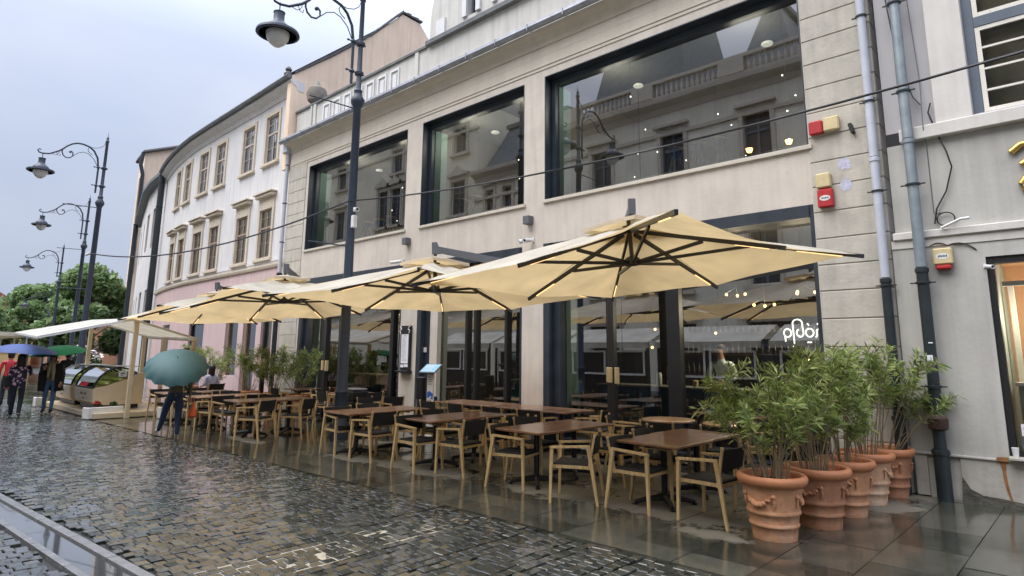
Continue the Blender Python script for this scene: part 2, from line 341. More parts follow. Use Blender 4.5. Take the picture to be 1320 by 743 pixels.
# wet cobbles and paving --------------------------------------------------------
def cobble_mat():
    m = bpy.data.materials.new('wet_granite_setts'); m.use_nodes = True; n = m.node_tree; L = n.links; b = n.nodes['Principled BSDF']
    g = n.nodes.new('ShaderNodeNewGeometry'); r = n.nodes.new('ShaderNodeValToRGB'); cr_ = r.color_ramp
    cr_.elements[0].color = (.020, .023, .020, 1); cr_.elements[1].color = (.062, .064, .054, 1)
    e = cr_.elements.new(.55); e.color = (.032, .034, .029, 1)
    L.new(g.outputs['Random Per Island'], r.inputs[0])
    z = n.nodes.new('ShaderNodeTexNoise'); z.inputs['Scale'].default_value = 35; z.inputs['Detail'].default_value = 4; L.new(g.outputs['Position'], z.inputs['Vector'])
    x = n.nodes.new('ShaderNodeMix'); x.data_type = 'RGBA'; x.blend_type = 'OVERLAY'; x.inputs[0].default_value = .6; L.new(r.outputs[0], x.inputs[6]); L.new(z.outputs[0], x.inputs[7]); L.new(x.outputs[2], b.inputs['Base Color'])
    z2 = n.nodes.new('ShaderNodeTexNoise'); z2.inputs['Scale'].default_value = 1.1; z2.inputs['Detail'].default_value = 5; L.new(g.outputs['Position'], z2.inputs['Vector'])
    h = n.nodes.new('ShaderNodeMapRange'); h.inputs[1].default_value = .35; h.inputs[2].default_value = .65; h.inputs[3].default_value = .12; h.inputs[4].default_value = .30; L.new(z2.outputs[0], h.inputs[0]); L.new(h.outputs[0], b.inputs['Roughness'])
    bp = n.nodes.new('ShaderNodeBump'); bp.inputs['Strength'].default_value = .35; bp.inputs['Distance'].default_value = .01; L.new(z.outputs[0], bp.inputs['Height']); L.new(bp.outputs[0], b.inputs['Normal'])
    b.inputs['Specular IOR Level'].default_value = .2; b.inputs['Coat Weight'].default_value = .9; b.inputs['Coat Roughness'].default_value = .06; b.inputs['Coat IOR'].default_value = 1.5
    return m
M['cobble'] = cobble_mat()
DRY = [(-3.9, 6.95, 1.35, .62, 1), (-5.6, 6.75, .9, .5, 1), (-8.0, 6.55, 1.3, .45, 1), (-9.6, 6.35, .7, .35, 1), (-13.0, 6.0, .9, .22, 1), (-4.1, 8.2, 1.6, 1.2, 1), (-7, 8.2, 2.2, 1.3, 1), (-2.15, 8.9, .42, .55, .85), (-2.0, 9.75, .4, .3, .7), (-3.1, 6.25, .5, .22, .8), (-11, 7.6, .8, .6, .7)]
def paving_mat():
    m = bpy.data.materials.new('wet_stone_paving'); m.use_nodes = True; n = m.node_tree; L = n.links; b = n.nodes['Principled BSDF']
    g = n.nodes.new('ShaderNodeNewGeometry'); sp = n.nodes.new('ShaderNodeSeparateXYZ'); L.new(g.outputs['Position'], sp.inputs[0])
    def math_(op, a, c=None):
        q = n.nodes.new('ShaderNodeMath'); q.operation = op
        for i, v in enumerate((a, c)):
            if v is None: continue
            if isinstance(v, (int, float)): q.inputs[i].default_value = v
            else: L.new(v, q.inputs[i])
        return q.outputs[0]
    r = n.nodes.new('ShaderNodeValToRGB'); r.color_ramp.elements[0].color = (.032, .034, .027, 1); r.color_ramp.elements[1].color = (.088, .088, .070, 1); L.new(g.outputs['Random Per Island'], r.inputs[0])
    z = n.nodes.new('ShaderNodeTexNoise'); z.inputs['Scale'].default_value = 4.6; z.inputs['Detail'].default_value = 9; z.inputs['Roughness'].default_value = .65; L.new(g.outputs['Position'], z.inputs['Vector'])
    tot = None
    for cx, cy, rx, ry, wt in DRY:
        dx = math_('DIVIDE', math_('SUBTRACT', sp.outputs[0], cx), rx); dy = math_('DIVIDE', math_('SUBTRACT', sp.outputs[1], cy), ry)
        d = math_('ADD', math_('MULTIPLY', dx, dx), math_('MULTIPLY', dy, dy))
        v = math_('MULTIPLY', math_('POWER', 2.718, math_('MULTIPLY', d, -1.0)), wt)
        tot = v if tot is None else math_('MAXIMUM', tot, v)
    tot = math_('ADD', tot, math_('MULTIPLY', math_('SUBTRACT', z.outputs[0], .5), 1.5))
    dm = n.nodes.new('ShaderNodeMapRange'); dm.inputs[1].default_value = .40; dm.inputs[2].default_value = .60; L.new(tot, dm.inputs[0])
    z2 = n.nodes.new('ShaderNodeTexNoise'); z2.inputs['Scale'].default_value = 9; z2.inputs['Detail'].default_value = 6; L.new(g.outputs['Position'], z2.inputs['Vector'])
    x = n.nodes.new('ShaderNodeMix'); x.data_type = 'RGBA'; x.blend_type = 'OVERLAY'; x.inputs[0].default_value = .55; L.new(r.outputs[0], x.inputs[6]); L.new(z2.outputs[0], x.inputs[7])
    x2 = n.nodes.new('ShaderNodeMix'); x2.data_type = 'RGBA'; L.new(dm.outputs[0], x2.inputs[0]); L.new(x.outputs[2], x2.inputs[6]); x2.inputs[7].default_value = (.17, .155, .12, 1); L.new(x2.outputs[2], b.inputs['Base Color'])
    z3 = n.nodes.new('ShaderNodeTexNoise'); z3.inputs['Scale'].default_value = .9; z3.inputs['Detail'].default_value = 5; L.new(g.outputs['Position'], z3.inputs['Vector'])
    h = n.nodes.new('ShaderNodeMapRange'); h.inputs[1].default_value = .35; h.inputs[2].default_value = .65; h.inputs[3].default_value = .05; h.inputs[4].default_value = .24; L.new(z3.outputs[0], h.inputs[0])
    rr = n.nodes.new('ShaderNodeMix'); rr.data_type = 'FLOAT'; L.new(dm.outputs[0], rr.inputs[0]); L.new(h.outputs[0], rr.inputs[2]); rr.inputs[3].default_value = .75; L.new(rr.outputs[0], b.inputs['Roughness'])
    bp = n.nodes.new('ShaderNodeBump'); bp.inputs['Strength'].default_value = .2; bp.inputs['Distance'].default_value = .01; L.new(z2.outputs[0], bp.inputs['Height']); L.new(bp.outputs[0], b.inputs['Normal'])
    cw = n.nodes.new('ShaderNodeMath'); cw.operation = 'SUBTRACT'; cw.inputs[0].default_value = .6; L.new(dm.outputs[0], cw.inputs[1]); cw.use_clamp = True; L.new(cw.outputs[0], b.inputs['Coat Weight']); b.inputs['Coat Roughness'].default_value = .09; b.inputs['Coat IOR'].default_value = 1.33
    return m
M['paving'] = paving_mat()
M['joint'] = mat('wet_joint_sand', (.02, .019, .016), .5, .3, 20, .4, 60)
M['grout'] = mat('pale_cement_grout', (.34, .30, .22), .5, .3, 9, .4, 40)
M['kerb'] = mat('wet_granite_kerb', (.19, .19, .19), .22, .2, 6, .15, 40, rvar=.08)
M['water'] = mat('shallow_water', (.05, .05, .05), .02, .1, 2, spec=.9, coat=.8)

# ------------------------------------------------------------------ ground
CURB = lambda x: 5.2 - .005*(x+2.5) if x > -8 else 5.2 + .0275 - .031*(-8-x)
CURB = lambda x: 5.2 if x > -5 else 5.2 - .0245*(-5-x)
g_ = sheet([(-400, -200), (200, -200), (200, 400), (-400, 400)], -.035).build('street_ground', M['joint']); tag(g_, kind='structure')
def make_setts(name, pts, m, top=.0):
    """pts: (x,y,hx,hy,rot,z,tiltx,tilty): rounded stones as one mesh"""
    P = np.array(pts); N = len(P)
    base = []
    for sc, z in ((.88, .0), (1.0, -.006), (1.01, -.045)):
        for sx, sy in ((-1, -1), (1, -1), (1, 1), (-1, 1)):
            base.append((sx*sc, sy*sc, z))
    base = np.array(base)
    c, s = np.cos(P[:, 4])[:, None], np.sin(P[:, 4])[:, None]
    jit = rng.uniform(-.1, .1, (N, 12, 2)); jit[:, 4:8] = jit[:, 0:4]; jit[:, 8:12] = jit[:, 0:4]
    lx = (base[None, :, 0]+jit[:, :, 0])*P[:, 2][:, None]; ly = (base[None, :, 1]+jit[:, :, 1])*P[:, 3][:, None]
    X = P[:, 0][:, None]+lx*c-ly*s; Y = P[:, 1][:, None]+lx*s+ly*c
    Z = P[:, 5][:, None]+base[None, :, 2]+lx*P[:, 6][:, None]+ly*P[:, 7][:, None]
    V = np.stack([X, Y, Z], -1).reshape(-1, 3)
    f = [(0, 1, 2, 3)]
    for k in (0, 4):
        for j in range(4): f.append((k+j, k+4+j, k+4+(j+1) % 4, k+(j+1) % 4))
    F = (np.array(f)[None]+12*np.arange(N)[:, None, None]).reshape(-1, 4)
    me = bpy.data.meshes.new(name); me.vertices.add(len(V)); me.vertices.foreach_set('co', V.ravel())
    me.loops.add(F.size); me.loops.foreach_set('vertex_index', F.ravel()); me.polygons.add(len(F)); me.polygons.foreach_set('loop_start', np.arange(0, F.size, 4)); me.polygons.foreach_set('loop_total', np.full(len(F), 4))
    me.update(calc_edges=True); me.materials.append(m); me.polygons.foreach_set('use_smooth', np.zeros(len(F), bool))
    o = bpy.data.objects.new(name, me); COL.objects.link(o); return o
CH_U = lambda x: 1.98+.0708*(x+5.7); CH_L = lambda x: 1.62+.0640*(x+6.07)
pts = []
x = -34.0; row = 0
while x < 4:
    wx = .108*(1 if x > -16 else 1.2); y = -3.0 + random.uniform(0, .1)
    while y < 5.6:
        ln = random.uniform(.085, .135)*(1 if x > -16 else 1.2)
        yc = y+ln/2; xx = x+.02*math.sin(y*1.3+row)+random.uniform(-.008, .008)
        ok = yc+ln*.3 < CURB(x) and not (CH_L(x)-.08-ln*.4 < yc < CH_U(x)+.02+ln*.4)
        if ok: pts.append((xx, yc, wx*.5-.0035, ln*.5-.0035, random.gauss(0, .035), random.gauss(0, .003)-.002, random.gauss(0, .022), random.gauss(0, .022)))
        y += ln
    x += wx; row += 1
o = make_setts('cobbled_street', pts, M['cobble']); tag(o, kind='structure')
# pale cement between the setts along one crossing band
band = sheet([(-5.6, 2.1), (-5.2, 2.2), (-5.0, 2.7), (-5.04, 3.4), (-5.08, 4.3), (-5.2, 4.95), (-5.65, 4.9), (-5.7, 4.3), (-5.64, 3.5), (-5.66, 3.0), (-5.6, 2.6)], -.0085).build('grout_band', M['grout']); tag(band, kind='structure')
# far street surface beyond the modelled setts
far = sheet([(-140, -20), (-33.9, -20), (-33.9, 4.6), (-60, 9), (-140, 30)], -.012).build('far_street', M['cobble']); tag(far, kind='structure')
# stone channel with standing water
def ribbon(f0, f1, z, x0=-34, x1=4, n=30): 
    mb = MB()
    for i in range(n):
        a = x0+(x1-x0)*i/n; b = x0+(x1-x0)*(i+1)/n-.012
        mb.add([(a, f0(a), z), (b, f0(b), z), (b, f1(b), z), (a, f1(a), z), (a, f0(a), z-.06), (b, f0(b), z-.06), (b, f1(b), z-.06), (a, f1(a), z-.06)], [(0, 1, 2, 3), (4, 5, 1, 0), (7, 6, 2, 3), (0, 3, 7, 4), (1, 2, 6, 5)])
    return mb
k_ = ribbon(lambda x: CH_U(x)-.085, CH_U, .006, n=40); k_.build('channel_kerb', M['kerb'])['kind'] = 'structure'
k2 = ribbon(CH_L, lambda x: CH_L(x)-.06, .004, n=40); k2.build('channel_edge', M['kerb'])['kind'] = 'structure'
wq = ribbon(CH_L, lambda x: CH_U(x)-.085, -.012, n=1); o = wq.build('channel_water', M['water']); tag(o, kind='structure')
# slab paving in front of the buildings
sl = []
def slab(x0, x1, y0, y1): sl.append(((x0+x1)/2, (y0+y1)/2, (x1-x0)/2-.003, (y1-y0)/2-.003, 0, random.gauss(0, .0012), random.gauss(0, .0022), random.gauss(0, .0022)))
mb = MB()
def slab_add(q, z, tx, ty):
    cx = sum(p[0] for p in q)/4; cy = sum(p[1] for p in q)/4
    vs = [(px, py, z+(px-cx)*tx+(py-cy)*ty) for px, py in q]; vs += [(px, py, z-.03) for px, py in q]
    mb.add(vs, [(0, 1, 2, 3), (4, 5, 1, 0), (5, 6, 2, 1), (6, 7, 3, 2), (7, 4, 0, 3)])
x = -60.0
while x < 5:
    wx = .62; g = .004
    yb = CURB(x)
    slab_add([(x+g, CURB(x)+g), (x+wx-g, CURB(x+wx)+g), (x+wx-g, CURB(x+wx)+.38), (x+g, CURB(x)+.38)], random.gauss(0, .001), random.gauss(0, .002), random.gauss(0, .002))
    y = CURB(x)+.386+(random.random()*.5 if False else (int(round((x+60)/wx)) % 2)*.42)
    slab_add([(x+g, CURB(x)+.388), (x+wx-g, CURB(x+wx)+.388), (x+wx-g, y-g), (x+g, y-g)], 0, 0, 0) if y-CURB(x) > .5 else None
    while y < 12:
        ln = .84; slab_add([(x+g, y+g), (x+wx-g, y+g), (x+wx-g, y+ln-g), (x+g, y+ln-g)], random.gauss(0, .0012), random.gauss(0, .0025), random.gauss(0, .0025)); y += ln
    x += wx
o = mb.build('stone_pavement', M['paving'], recalc=False); tag(o, kind='structure')

# ================================================================== CAFE BUILDING
D = 10.0; GY = .30            # facade plane, glass set back
cafe = empty('cafe_building', (-11, D, 0), 0, 'pale stone café building with three huge dark framed upper windows above the parasols', 'building')
CP = Matrix.Translation((11, -D, 0))
def cpart(mb, name, m, parent=None, smooth=None, label=None):
    o = mb.build(name, m, parent or cafe, smooth, label); 
    if parent is None or parent == cafe: o.matrix_parent_inverse = CP
    return o
UP = [(-18.57, -13.33, 5.03, 7.84), (-12.66, -9.03, 5.03, 7.84), (-8.42, -3.04, 5.03, 7.84)]
LO = [(-18.6, -13.32, .0, 4.08), (-12.62, -9.07, .0, 4.08), (-8.45, -3.04, .0, 4.08)]
fy = lambda s, d, z: (s, D+d, z)
wg = wall_grid([-18.75, -3.03], [0, 8.02], UP+LO, fy, .5)
cpart(wg, 'wall', M['stone'])
# thin sills under the upper windows
for a, b, c, d in UP: cpart(MB().rbox(a-.03, b+.06, D-.05, D+.12, c-.075, c-.003, .008), 'window_sill', M['moulding'])
# rusticated corner strips
qz = [0, .62, 1.07, 1.49, 1.91, 2.32, 2.73, 3.12, 3.52, 3.93, 4.33, 4.72, 5.12, 5.52, 5.93, 6.33, 6.73, 7.12, 7.52, 8.02]
mb = MB(); mb2 = MB()
for i in range(len(qz)-1):
    mb.rbox(-3.027, -2.05, D-.022, D+.3, qz[i]+.007, qz[i+1]-.007, .008)
    mb2.rbox(-19.93, -18.753, D-.022, D+.3, qz[i]+.007, qz[i+1]-.007, .008)
mb.box(-3.02, -2.06, D-.006, D+.29, 0, 8.0); mb2.box(-19.92, -18.76, D-.006, D+.29, 0, 8.0)
cpart(mb, 'corner_blocks', M['stone_quoin']); cpart(mb2, 'corner_blocks', M['stone_quoin'])
# architrave and cornice mouldings, swept along the front
def sweep(prof, x0, x1, name, m, parent=None):
    mb = MB(); mb.prism([(D+a, b) for a, b in prof], x0, x1, 'x'); return cpart(mb, name, m, parent)
sweep([(.3, 8.02), (-.018, 8.02), (-.018, 8.09), (-.035, 8.095), (-.035, 8.14), (-.005, 8.15), (-.005, 8.35), (.3, 8.35)], -19.95, -2.03, 'architrave', M['moulding'])
sweep([(.3, 8.352), (-.007, 8.352), (-.007, 8.56), (-.035, 8.565), (-.045, 8.60), (-.055, 8.65), (-.085, 8.71), (-.14, 8.76), (-.22, 8.79), (-.30, 8.80), (-.30, 8.845), (.3, 8.86)], -19.95, -2.03, 'cornice', M['moulding'])
gp = [(-.42, 8.93), (-.43, 8.86), (-.37, 8.80), (-.31, 8.80), (-.27, 8.87), (-.27, 8.95), (-.29, 8.95), (-.29, 8.88), (-.32, 8.83), (-.37, 8.83), (-.405, 8.88), (-.405, 8.93)]
g_ = sweep([(a, b+.05) for a, b in gp], -20.1, -2.0, 'gutter', M['zinc'])
mb = MB()
for i in range(18): MB().box(-19.6+i*1.0, -19.575+i*1.0, D-.435, D-.26, 8.848, 8.99).build('gutter_bracket', M['zinc'], g_)
# attic above the gutter with blind panels, coping, and a curved gable with tall windows
mb = MB(); mb.box(-19.95, -2.05, D+.12, D+.5, 8.865, 10.08); cpart(mb, 'attic_wall', M['attic'])
mb = MB(); mb.box(-19.98, -12.75, D+.06, D+.56, 10.083, 10.15); cpart(mb, 'coping', M['slate'])
mb = MB()
for i in range(7):
    xa = -18.15+i*.62
    for a, b, c, d, e in ((xa, xa+.44, 9.2, 9.92, .028),): 
        mb.box(a, a+.06, D+.085, D+.118, c, d); mb.box(b-.06, b, D+.085, D+.118, c, d); mb.box(a+.063, b-.063, D+.085, D+.118, c, c+.06); mb.box(a+.063, b-.063, D+.085, D+.118, d-.07, d); mb.box(a+.13, b-.13, D+.1, D+.117, c+.12, d-.16)
cpart(mb, 'blind_panels', M['attic_panel'])
for xa, xb in ((-13.25, -13.1), (-18.75, -18.6), (-18.95, -18.85)): cpart(MB().box(xa, xb, D+.07, D+.118, 8.87, 10.08), 'attic_pilaster', M['attic'])
mb = MB(); mb.box(-12.7, -2.05, D-.02, D+.5, 10.083, 10.2); cpart(mb, 'gable_ledge', M['slate'])
# gable outline with concave left volute
out_ = [(-12.75, 10.203)] + [(-12.75+1.15*(1-math.cos(t)), 10.95+1.9*math.sin(t)) for t in [math.pi/2*i/8 for i in range(9)]]
gx0 = -11.55
gh = [(-11.2, -10.85, 10.45, 12.6), (-10.1, -9.6, 10.45, 12.6), (-8.9, -8.4, 10.45, 12.6), (-7.6, -7.1, 10.45, 12.6), (-6.2, -5.7, 10.45, 12.6), (-4.9, -4.4, 10.45, 12.6)]
mb = wall_grid([gx0, -2.05], [10.203, 14.2], gh, lambda s, d, z: (s, D+.16+d, z), .25)
poly = [(-12.75, 10.203), (gx0, 10.203), (gx0, 13.4), (-11.75, 13.0)] + [(-12.72+1.0*(i/7)**2.2*1.0, 10.55+2.45*(i/7)) for i in range(7, -1, -1)]
mb.prism(poly, D+.16, D+.5, 'y'); cpart(mb, 'gable_wall', M['attic'])
for a, b, c, d in gh:
    for q in (a-.16, b+.004): cpart(MB().box(q, q+.156, D+.1, D+.157, c, d+.15), 'gable_pilaster', M['attic_panel'])
cpart(MB().box(-12.4, -12.05, D+.1, D+.157, 10.3, 10.75), 'blind_panel', M['attic_panel'])
for a, b, c, d in gh:
    f_ = MB(); f_.box(a+.003, a+.06, D+.3, D+.36, c, d); f_.box(b-.06, b-.003, D+.3, D+.36, c, d); f_.box(a+.063, b-.063, D+.3, D+.36, d-.07, d-.003); f_ = cpart(f_, 'gable_window', M['frame_blue'])
    MB().box(a+.063, b-.063, D+.33, D+.34, c+.003, d-.073).build('pane', M['glass_old'], f_).matrix_parent_inverse = CP
# roof behind
mb = MB(); mb.prism([(D+.52, 9.9), (D+5.2, 10.9), (D+10, 9.9)], -19.9, -2.1, 'x'); cpart(mb, 'roof', M['tile'])
# upper windows: deep steel lining, glass sheets, left return painted green as the jamb's reflection
for (a, b, c, d), splits in zip(UP, ([], [], [-6.25])):
    mb = MB(); t = .02
    mb.box(a+.004, a+.004+t, D-.02, D+.45, c+.004, d-.004); mb.box(b-.004-t, b-.004, D-.0, D+.45, c+.004, d-.004)
    mb.box(a+.008+t, b-.008-t, D-.02, D+.45, d-.004-t, d-.004); mb.box(a+.008+t, b-.008-t, D+.05, D+.45, c+.004, c+.004+t)
    mb.box(a+.03, a+.13, D+.2, D+.4, c+.03, d-.03); mb.box(b-.07, b-.03, D+.24, D+.4, c+.03, d-.03); mb.box(a+.133, b-.073, D+.2, D+.4, d-.16, d-.03)
    fr = cpart(mb, 'window_frame', M['steel'])
    edges = [a+.135]+splits+[b-.075]
    for i in range(len(edges)-1):
        p = MB().quad((edges[i]+.004, D+GY, c+.03), (edges[i+1]-.004, D+GY, c+.03), (edges[i+1]-.004, D+GY, d-.165), (edges[i]+.004, D+GY, d-.165)).build('pane', M['glass'], fr); p.matrix_parent_inverse = CP
    MB().box(a+.135, a+.15, D+GY+.01, D+GY+.42, c+.03, d-.165).build('reflection_return', M['jamb_reflection'], fr).matrix_parent_inverse = CP
# ground floor glazing
for k, (a, b, c, d) in enumerate(LO):
    mb = MB()
    mb.box(a+.004, a+.16, D-.03, D+.42, .002, d-.004); mb.box(a+.163, a+.33, D+.12, D+.42, .002, d-.004) 
    mb.box(b-.06, b-.004, D-.0, D+.42, .002, d-.004); mb.box(a+.333, b-.063, D-.02, D+.42, d-.2, d-.004); mb.box(a+.333, b-.063, D+.1, D+.4, .002, .14)
    fr = cpart(mb, 'shopfront_frame', M['steel'])
    mb = MB(); xs = {0: [-17.45, -16.55, -14.0], 1: [-11.05, -10.75, -9.75], 2: [-5.62]}[k]
    for x_ in xs: 
        wd = .13 if (k == 2 or (k == 0 and x_ < -17)) else (.07 if k == 0 else .04)
        MB().box(x_-wd, x_+wd, D+.22, D+.36, .143, d-.203).build('mullion', M['black'], fr)
    xs2 = [a+.335]+[q for q in xs]+[b-.065]
    if k == 2: xs2 = [a+.335, -6.75, -5.62, b-.065]
    for i in range(len(xs2)-1):
        MB().quad((xs2[i]+.004, D+GY, .145), (xs2[i+1]-.004, D+GY, .145), (xs2[i+1]-.004, D+GY, d-.205), (xs2[i]+.004, D+GY, d-.205)).build('pane', M['glass'], fr).matrix_parent_inverse = CP
    MB().box(a+.335, a+.35, D+GY+.01, D+GY+.4, .15, d-.21).build('reflection_return', M['jamb_reflection'], fr).matrix_parent_inverse = CP
# white inner reveal beside the entrance
mb = MB(); mb.box(-12.28, -12.0, D+.13, D+.26, .0, 3.86); cpart(mb, 'door_reveal', M['stone'])
# rooms behind the glass
mb = MB(); x0, x1 = -19.4, -2.3
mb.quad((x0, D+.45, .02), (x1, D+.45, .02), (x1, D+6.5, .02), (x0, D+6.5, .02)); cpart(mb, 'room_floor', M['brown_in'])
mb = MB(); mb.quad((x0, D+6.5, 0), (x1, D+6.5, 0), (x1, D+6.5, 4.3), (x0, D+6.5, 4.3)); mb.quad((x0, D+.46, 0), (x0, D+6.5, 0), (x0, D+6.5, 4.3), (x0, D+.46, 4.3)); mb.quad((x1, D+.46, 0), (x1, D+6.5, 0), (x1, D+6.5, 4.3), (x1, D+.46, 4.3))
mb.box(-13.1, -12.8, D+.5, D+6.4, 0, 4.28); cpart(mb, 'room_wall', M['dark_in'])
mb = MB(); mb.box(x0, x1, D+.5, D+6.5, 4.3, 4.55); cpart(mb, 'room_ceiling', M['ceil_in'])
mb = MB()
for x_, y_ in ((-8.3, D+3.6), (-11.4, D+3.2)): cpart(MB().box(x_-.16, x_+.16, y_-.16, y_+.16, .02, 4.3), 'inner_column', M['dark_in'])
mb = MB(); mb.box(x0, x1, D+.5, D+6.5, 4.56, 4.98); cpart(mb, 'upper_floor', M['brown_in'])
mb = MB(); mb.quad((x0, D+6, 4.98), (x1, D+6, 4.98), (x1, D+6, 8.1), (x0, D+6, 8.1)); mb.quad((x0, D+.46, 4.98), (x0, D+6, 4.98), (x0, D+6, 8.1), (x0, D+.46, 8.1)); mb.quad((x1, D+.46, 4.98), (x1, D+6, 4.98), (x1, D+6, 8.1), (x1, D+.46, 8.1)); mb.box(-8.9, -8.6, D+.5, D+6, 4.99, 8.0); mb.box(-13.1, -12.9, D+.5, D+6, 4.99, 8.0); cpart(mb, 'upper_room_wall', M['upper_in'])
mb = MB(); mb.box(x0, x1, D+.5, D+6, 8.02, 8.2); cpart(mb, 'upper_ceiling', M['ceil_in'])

# ================================================================== WHITE AND PINK BUILDING
pinkb = empty('curved_building', (-27, 10.4, 0), 0, 'white building with pink ground floor and a gently curved front beside the café', 'building')
PP = Matrix.Translation((27, -10.4, 0))
def ppart(mb, name, m, parent=None, smooth=None):
    o = mb.build(name, m, parent or pinkb, smooth); o.matrix_parent_inverse = PP; return o
CV = [(-20.0, 10.14), (-22.6, 10.2), (-25, 10.24), (-27.5, 10.28), (-29.5, 10.34), (-31, 10.45), (-32.5, 10.62), (-34, 10.84), (-35.4, 11.1), (-36.6, 11.35)]
def cvy(x):
    for (a, ya), (b, yb) in zip(CV, CV[1:]):
        if b <= x <= a: return ya+(yb-ya)*(a-x)/(a-b)
    return CV[0][1] if x > CV[0][0] else CV[-1][1]
fp = lambda s, d, z: (s, cvy(s)+d, z)
UW = [(-22.55, -21.15), (-24.6, -23.2), (-27.35, -26.0), (-29.3, -27.9), (-31.5, -30.2), (-33.2, -31.95)]
def shrink(l, k): return [(a+k, b-k) for a, b in l]
uh = [(a, b, 8.72, 10.55) for a, b in shrink(UW, .2)]; lh = [(a, b, 5.12, 6.92) for a, b in shrink(UW, .2)]
ppart(wall_grid([c[0] for c in CV], [4.84, 11.2], uh+lh, fp, .22), 'upper_wall', M['white_plaster'])
SH = [(-24.7, -23.55, .9, 3.1), (-23.1, -22.0, .2, 3.1), (-21.6, -20.75, .9, 3.1), (-28.6, -26.9, .0, 3.0), (-33, -31.5, .8, 3.0)]
ppart(wall_grid([c[0] for c in CV], [0, 4.7], SH, fp, .25), 'ground_floor_wall', M['pink'])
def run(prof, name, m, x_hi=-19.985, x_lo=-36.6):
    xs_ = [x_hi]+[c[0] for c in CV if x_lo < c[0] < x_hi]+[x_lo]; mb = MB(); n = len(prof)
    vs = [(x_, cvy(x_)+a, b) for x_ in xs_ for a, b in prof]
    fs = [(i*n+j, i*n+(j+1) % n, (i+1)*n+(j+1) % n, (i+1)*n+j) for i in range(len(xs_)-1) for j in range(n)]
    fs += [tuple(range(n)), tuple((len(xs_)-1)*n+j for j in range(n))]
    return ppart(mb.add(vs, fs), name, m)
run([(.1, 4.70), (-.06, 4.70), (-.09, 4.78), (-.09, 4.84), (.1, 4.86)], 'string_course', M['cream_trim'])
run([(.1, 5.02), (-.03, 5.02), (-.03, 4.93), (.1, 4.93)], 'sill_band', M['white_plaster'])
run([(.2, 10.95), (-.04, 10.95), (-.12, 11.1), (-.2, 11.14), (-.34, 11.24), (-.34, 11.32), (.2, 11.33)], 'eaves_cornice', M['white_plaster'])
run([(-.30, 11.34), (-.46, 11.34), (-.5, 11.42), (-.46, 11.5), (-.30, 11.5)], 'eaves_gutter', M['slate'])
# surrounds, frames, panes
for (a, b), up in [(q, 1) for q in UW]+[(q, 0) for q in UW]:
    a2, b2 = a+.2, b-.2; c, d = (8.72, 10.55) if up else (5.12, 6.92)
    yf = (cvy(a2)+cvy(b2))/2; dy = (cvy(b2)-cvy(a2))/(b2-a2); T = Matrix.Translation(((a2+b2)/2, yf, 0)) @ Matrix.Rotation(math.atan(dy), 4, 'Z'); hw = (b2-a2)/2
    mb = MB(); e = .14
    mb.box(-hw-e, -hw-.003, -.05, .1, c-.02, d+e, T); mb.box(hw+.003, hw+e, -.05, .1, c-.02, d+e, T); mb.box(-hw, hw, -.05, .1, d+.003, d+e, T); mb.rbox(-hw-e-.06, hw+e+.06, -.11, .1, c-.14, c-.024, .012, T)
    if not up:
        mb.box(-hw-e+.02, hw+e-.02, -.045, .09, d+e+.003, d+.42, T); mb.rbox(-hw-e-.05, hw+e+.05, -.2, .09, d+.423, d+.55, .03, T); mb.rbox(-hw-e-.1, hw+e+.1, -.26, .09, d+.553, d+.61, .01, T)
    sr = ppart(mb, 'window', M['cream_trim'])
    mb = MB(); f = .05
    mb.box(-hw, -hw+f, .03, .075, c, d, T); mb.box(hw-f, hw, .03, .075, c, d, T); mb.box(-hw+f, hw-f, .03, .075, c, c+f, T); mb.box(-hw+f, hw-f, .03, .075, d-f, d, T); mb.box(-.022, .022, .034, .07, c+f, d-f, T); mb.box(-hw+f, hw-f, .026, .072, c+(d-c)*.6, c+(d-c)*.6+.07, T)
    for q in (.3, .82): mb.box(-hw+f, hw-f, .04, .068, c+(d-c)*q, c+(d-c)*q+.022, T)
    ppart(mb, 'window_frame', M['frame_pale'] if up else M['frame_brown'], sr)
    mb = MB(); mb.quad(*[T @ Vector(p) for p in ((-hw+.02, .055, c+.02), (hw-.02, .055, c+.02), (hw-.02, .055, d-.02), (-hw+.02, .055, d-.02))]); ppart(mb, 'pane', M['glass_old'], sr)
    mb = MB(); mb.box(-hw+.03, -.06 if up else -.01, .082, .09, c+.03, d-.03, T); mb.box(.06 if up else .01, hw-.03, .082, .09, c+.03, d-.03, T); ppart(mb, 'curtain' if up else 'blind', M['curtain'] if up else M['shutter'], sr)
for a, b, c, d in SH:
    mb = MB(); T = Matrix.Translation(((a+b)/2, cvy((a+b)/2), 0)); hw = (b-a)/2
    arch = a < -26 and a > -30
    for q in ((-hw, -hw+.09, c, d), (hw-.09, hw, c, d), (-hw+.09, hw-.09, d-.1, d)): mb.box(q[0], q[1], .1, .2, q[2], q[3], T)
    sr = ppart(mb, 'shop_window' if not arch else 'arched_door', M['frame_brown'] if not arch else M['dark_in'])
    mb = MB(); mb.quad(*[T @ Vector(p) for p in ((-hw+.09, .16, c), (hw-.09, .16, c), (hw-.09, .16, d-.1), (-hw+.09, .16, d-.1))]); ppart(mb, 'pane', M['glass'], sr)
mb = MB(); mb.box(-34, -20.5, 10.9, 11.1, 0, 4.6); mb.box(-34, -20.5, 12.2, 12.4, 4.9, 11); ppart(mb, 'inner_wall', M['dark_in'])
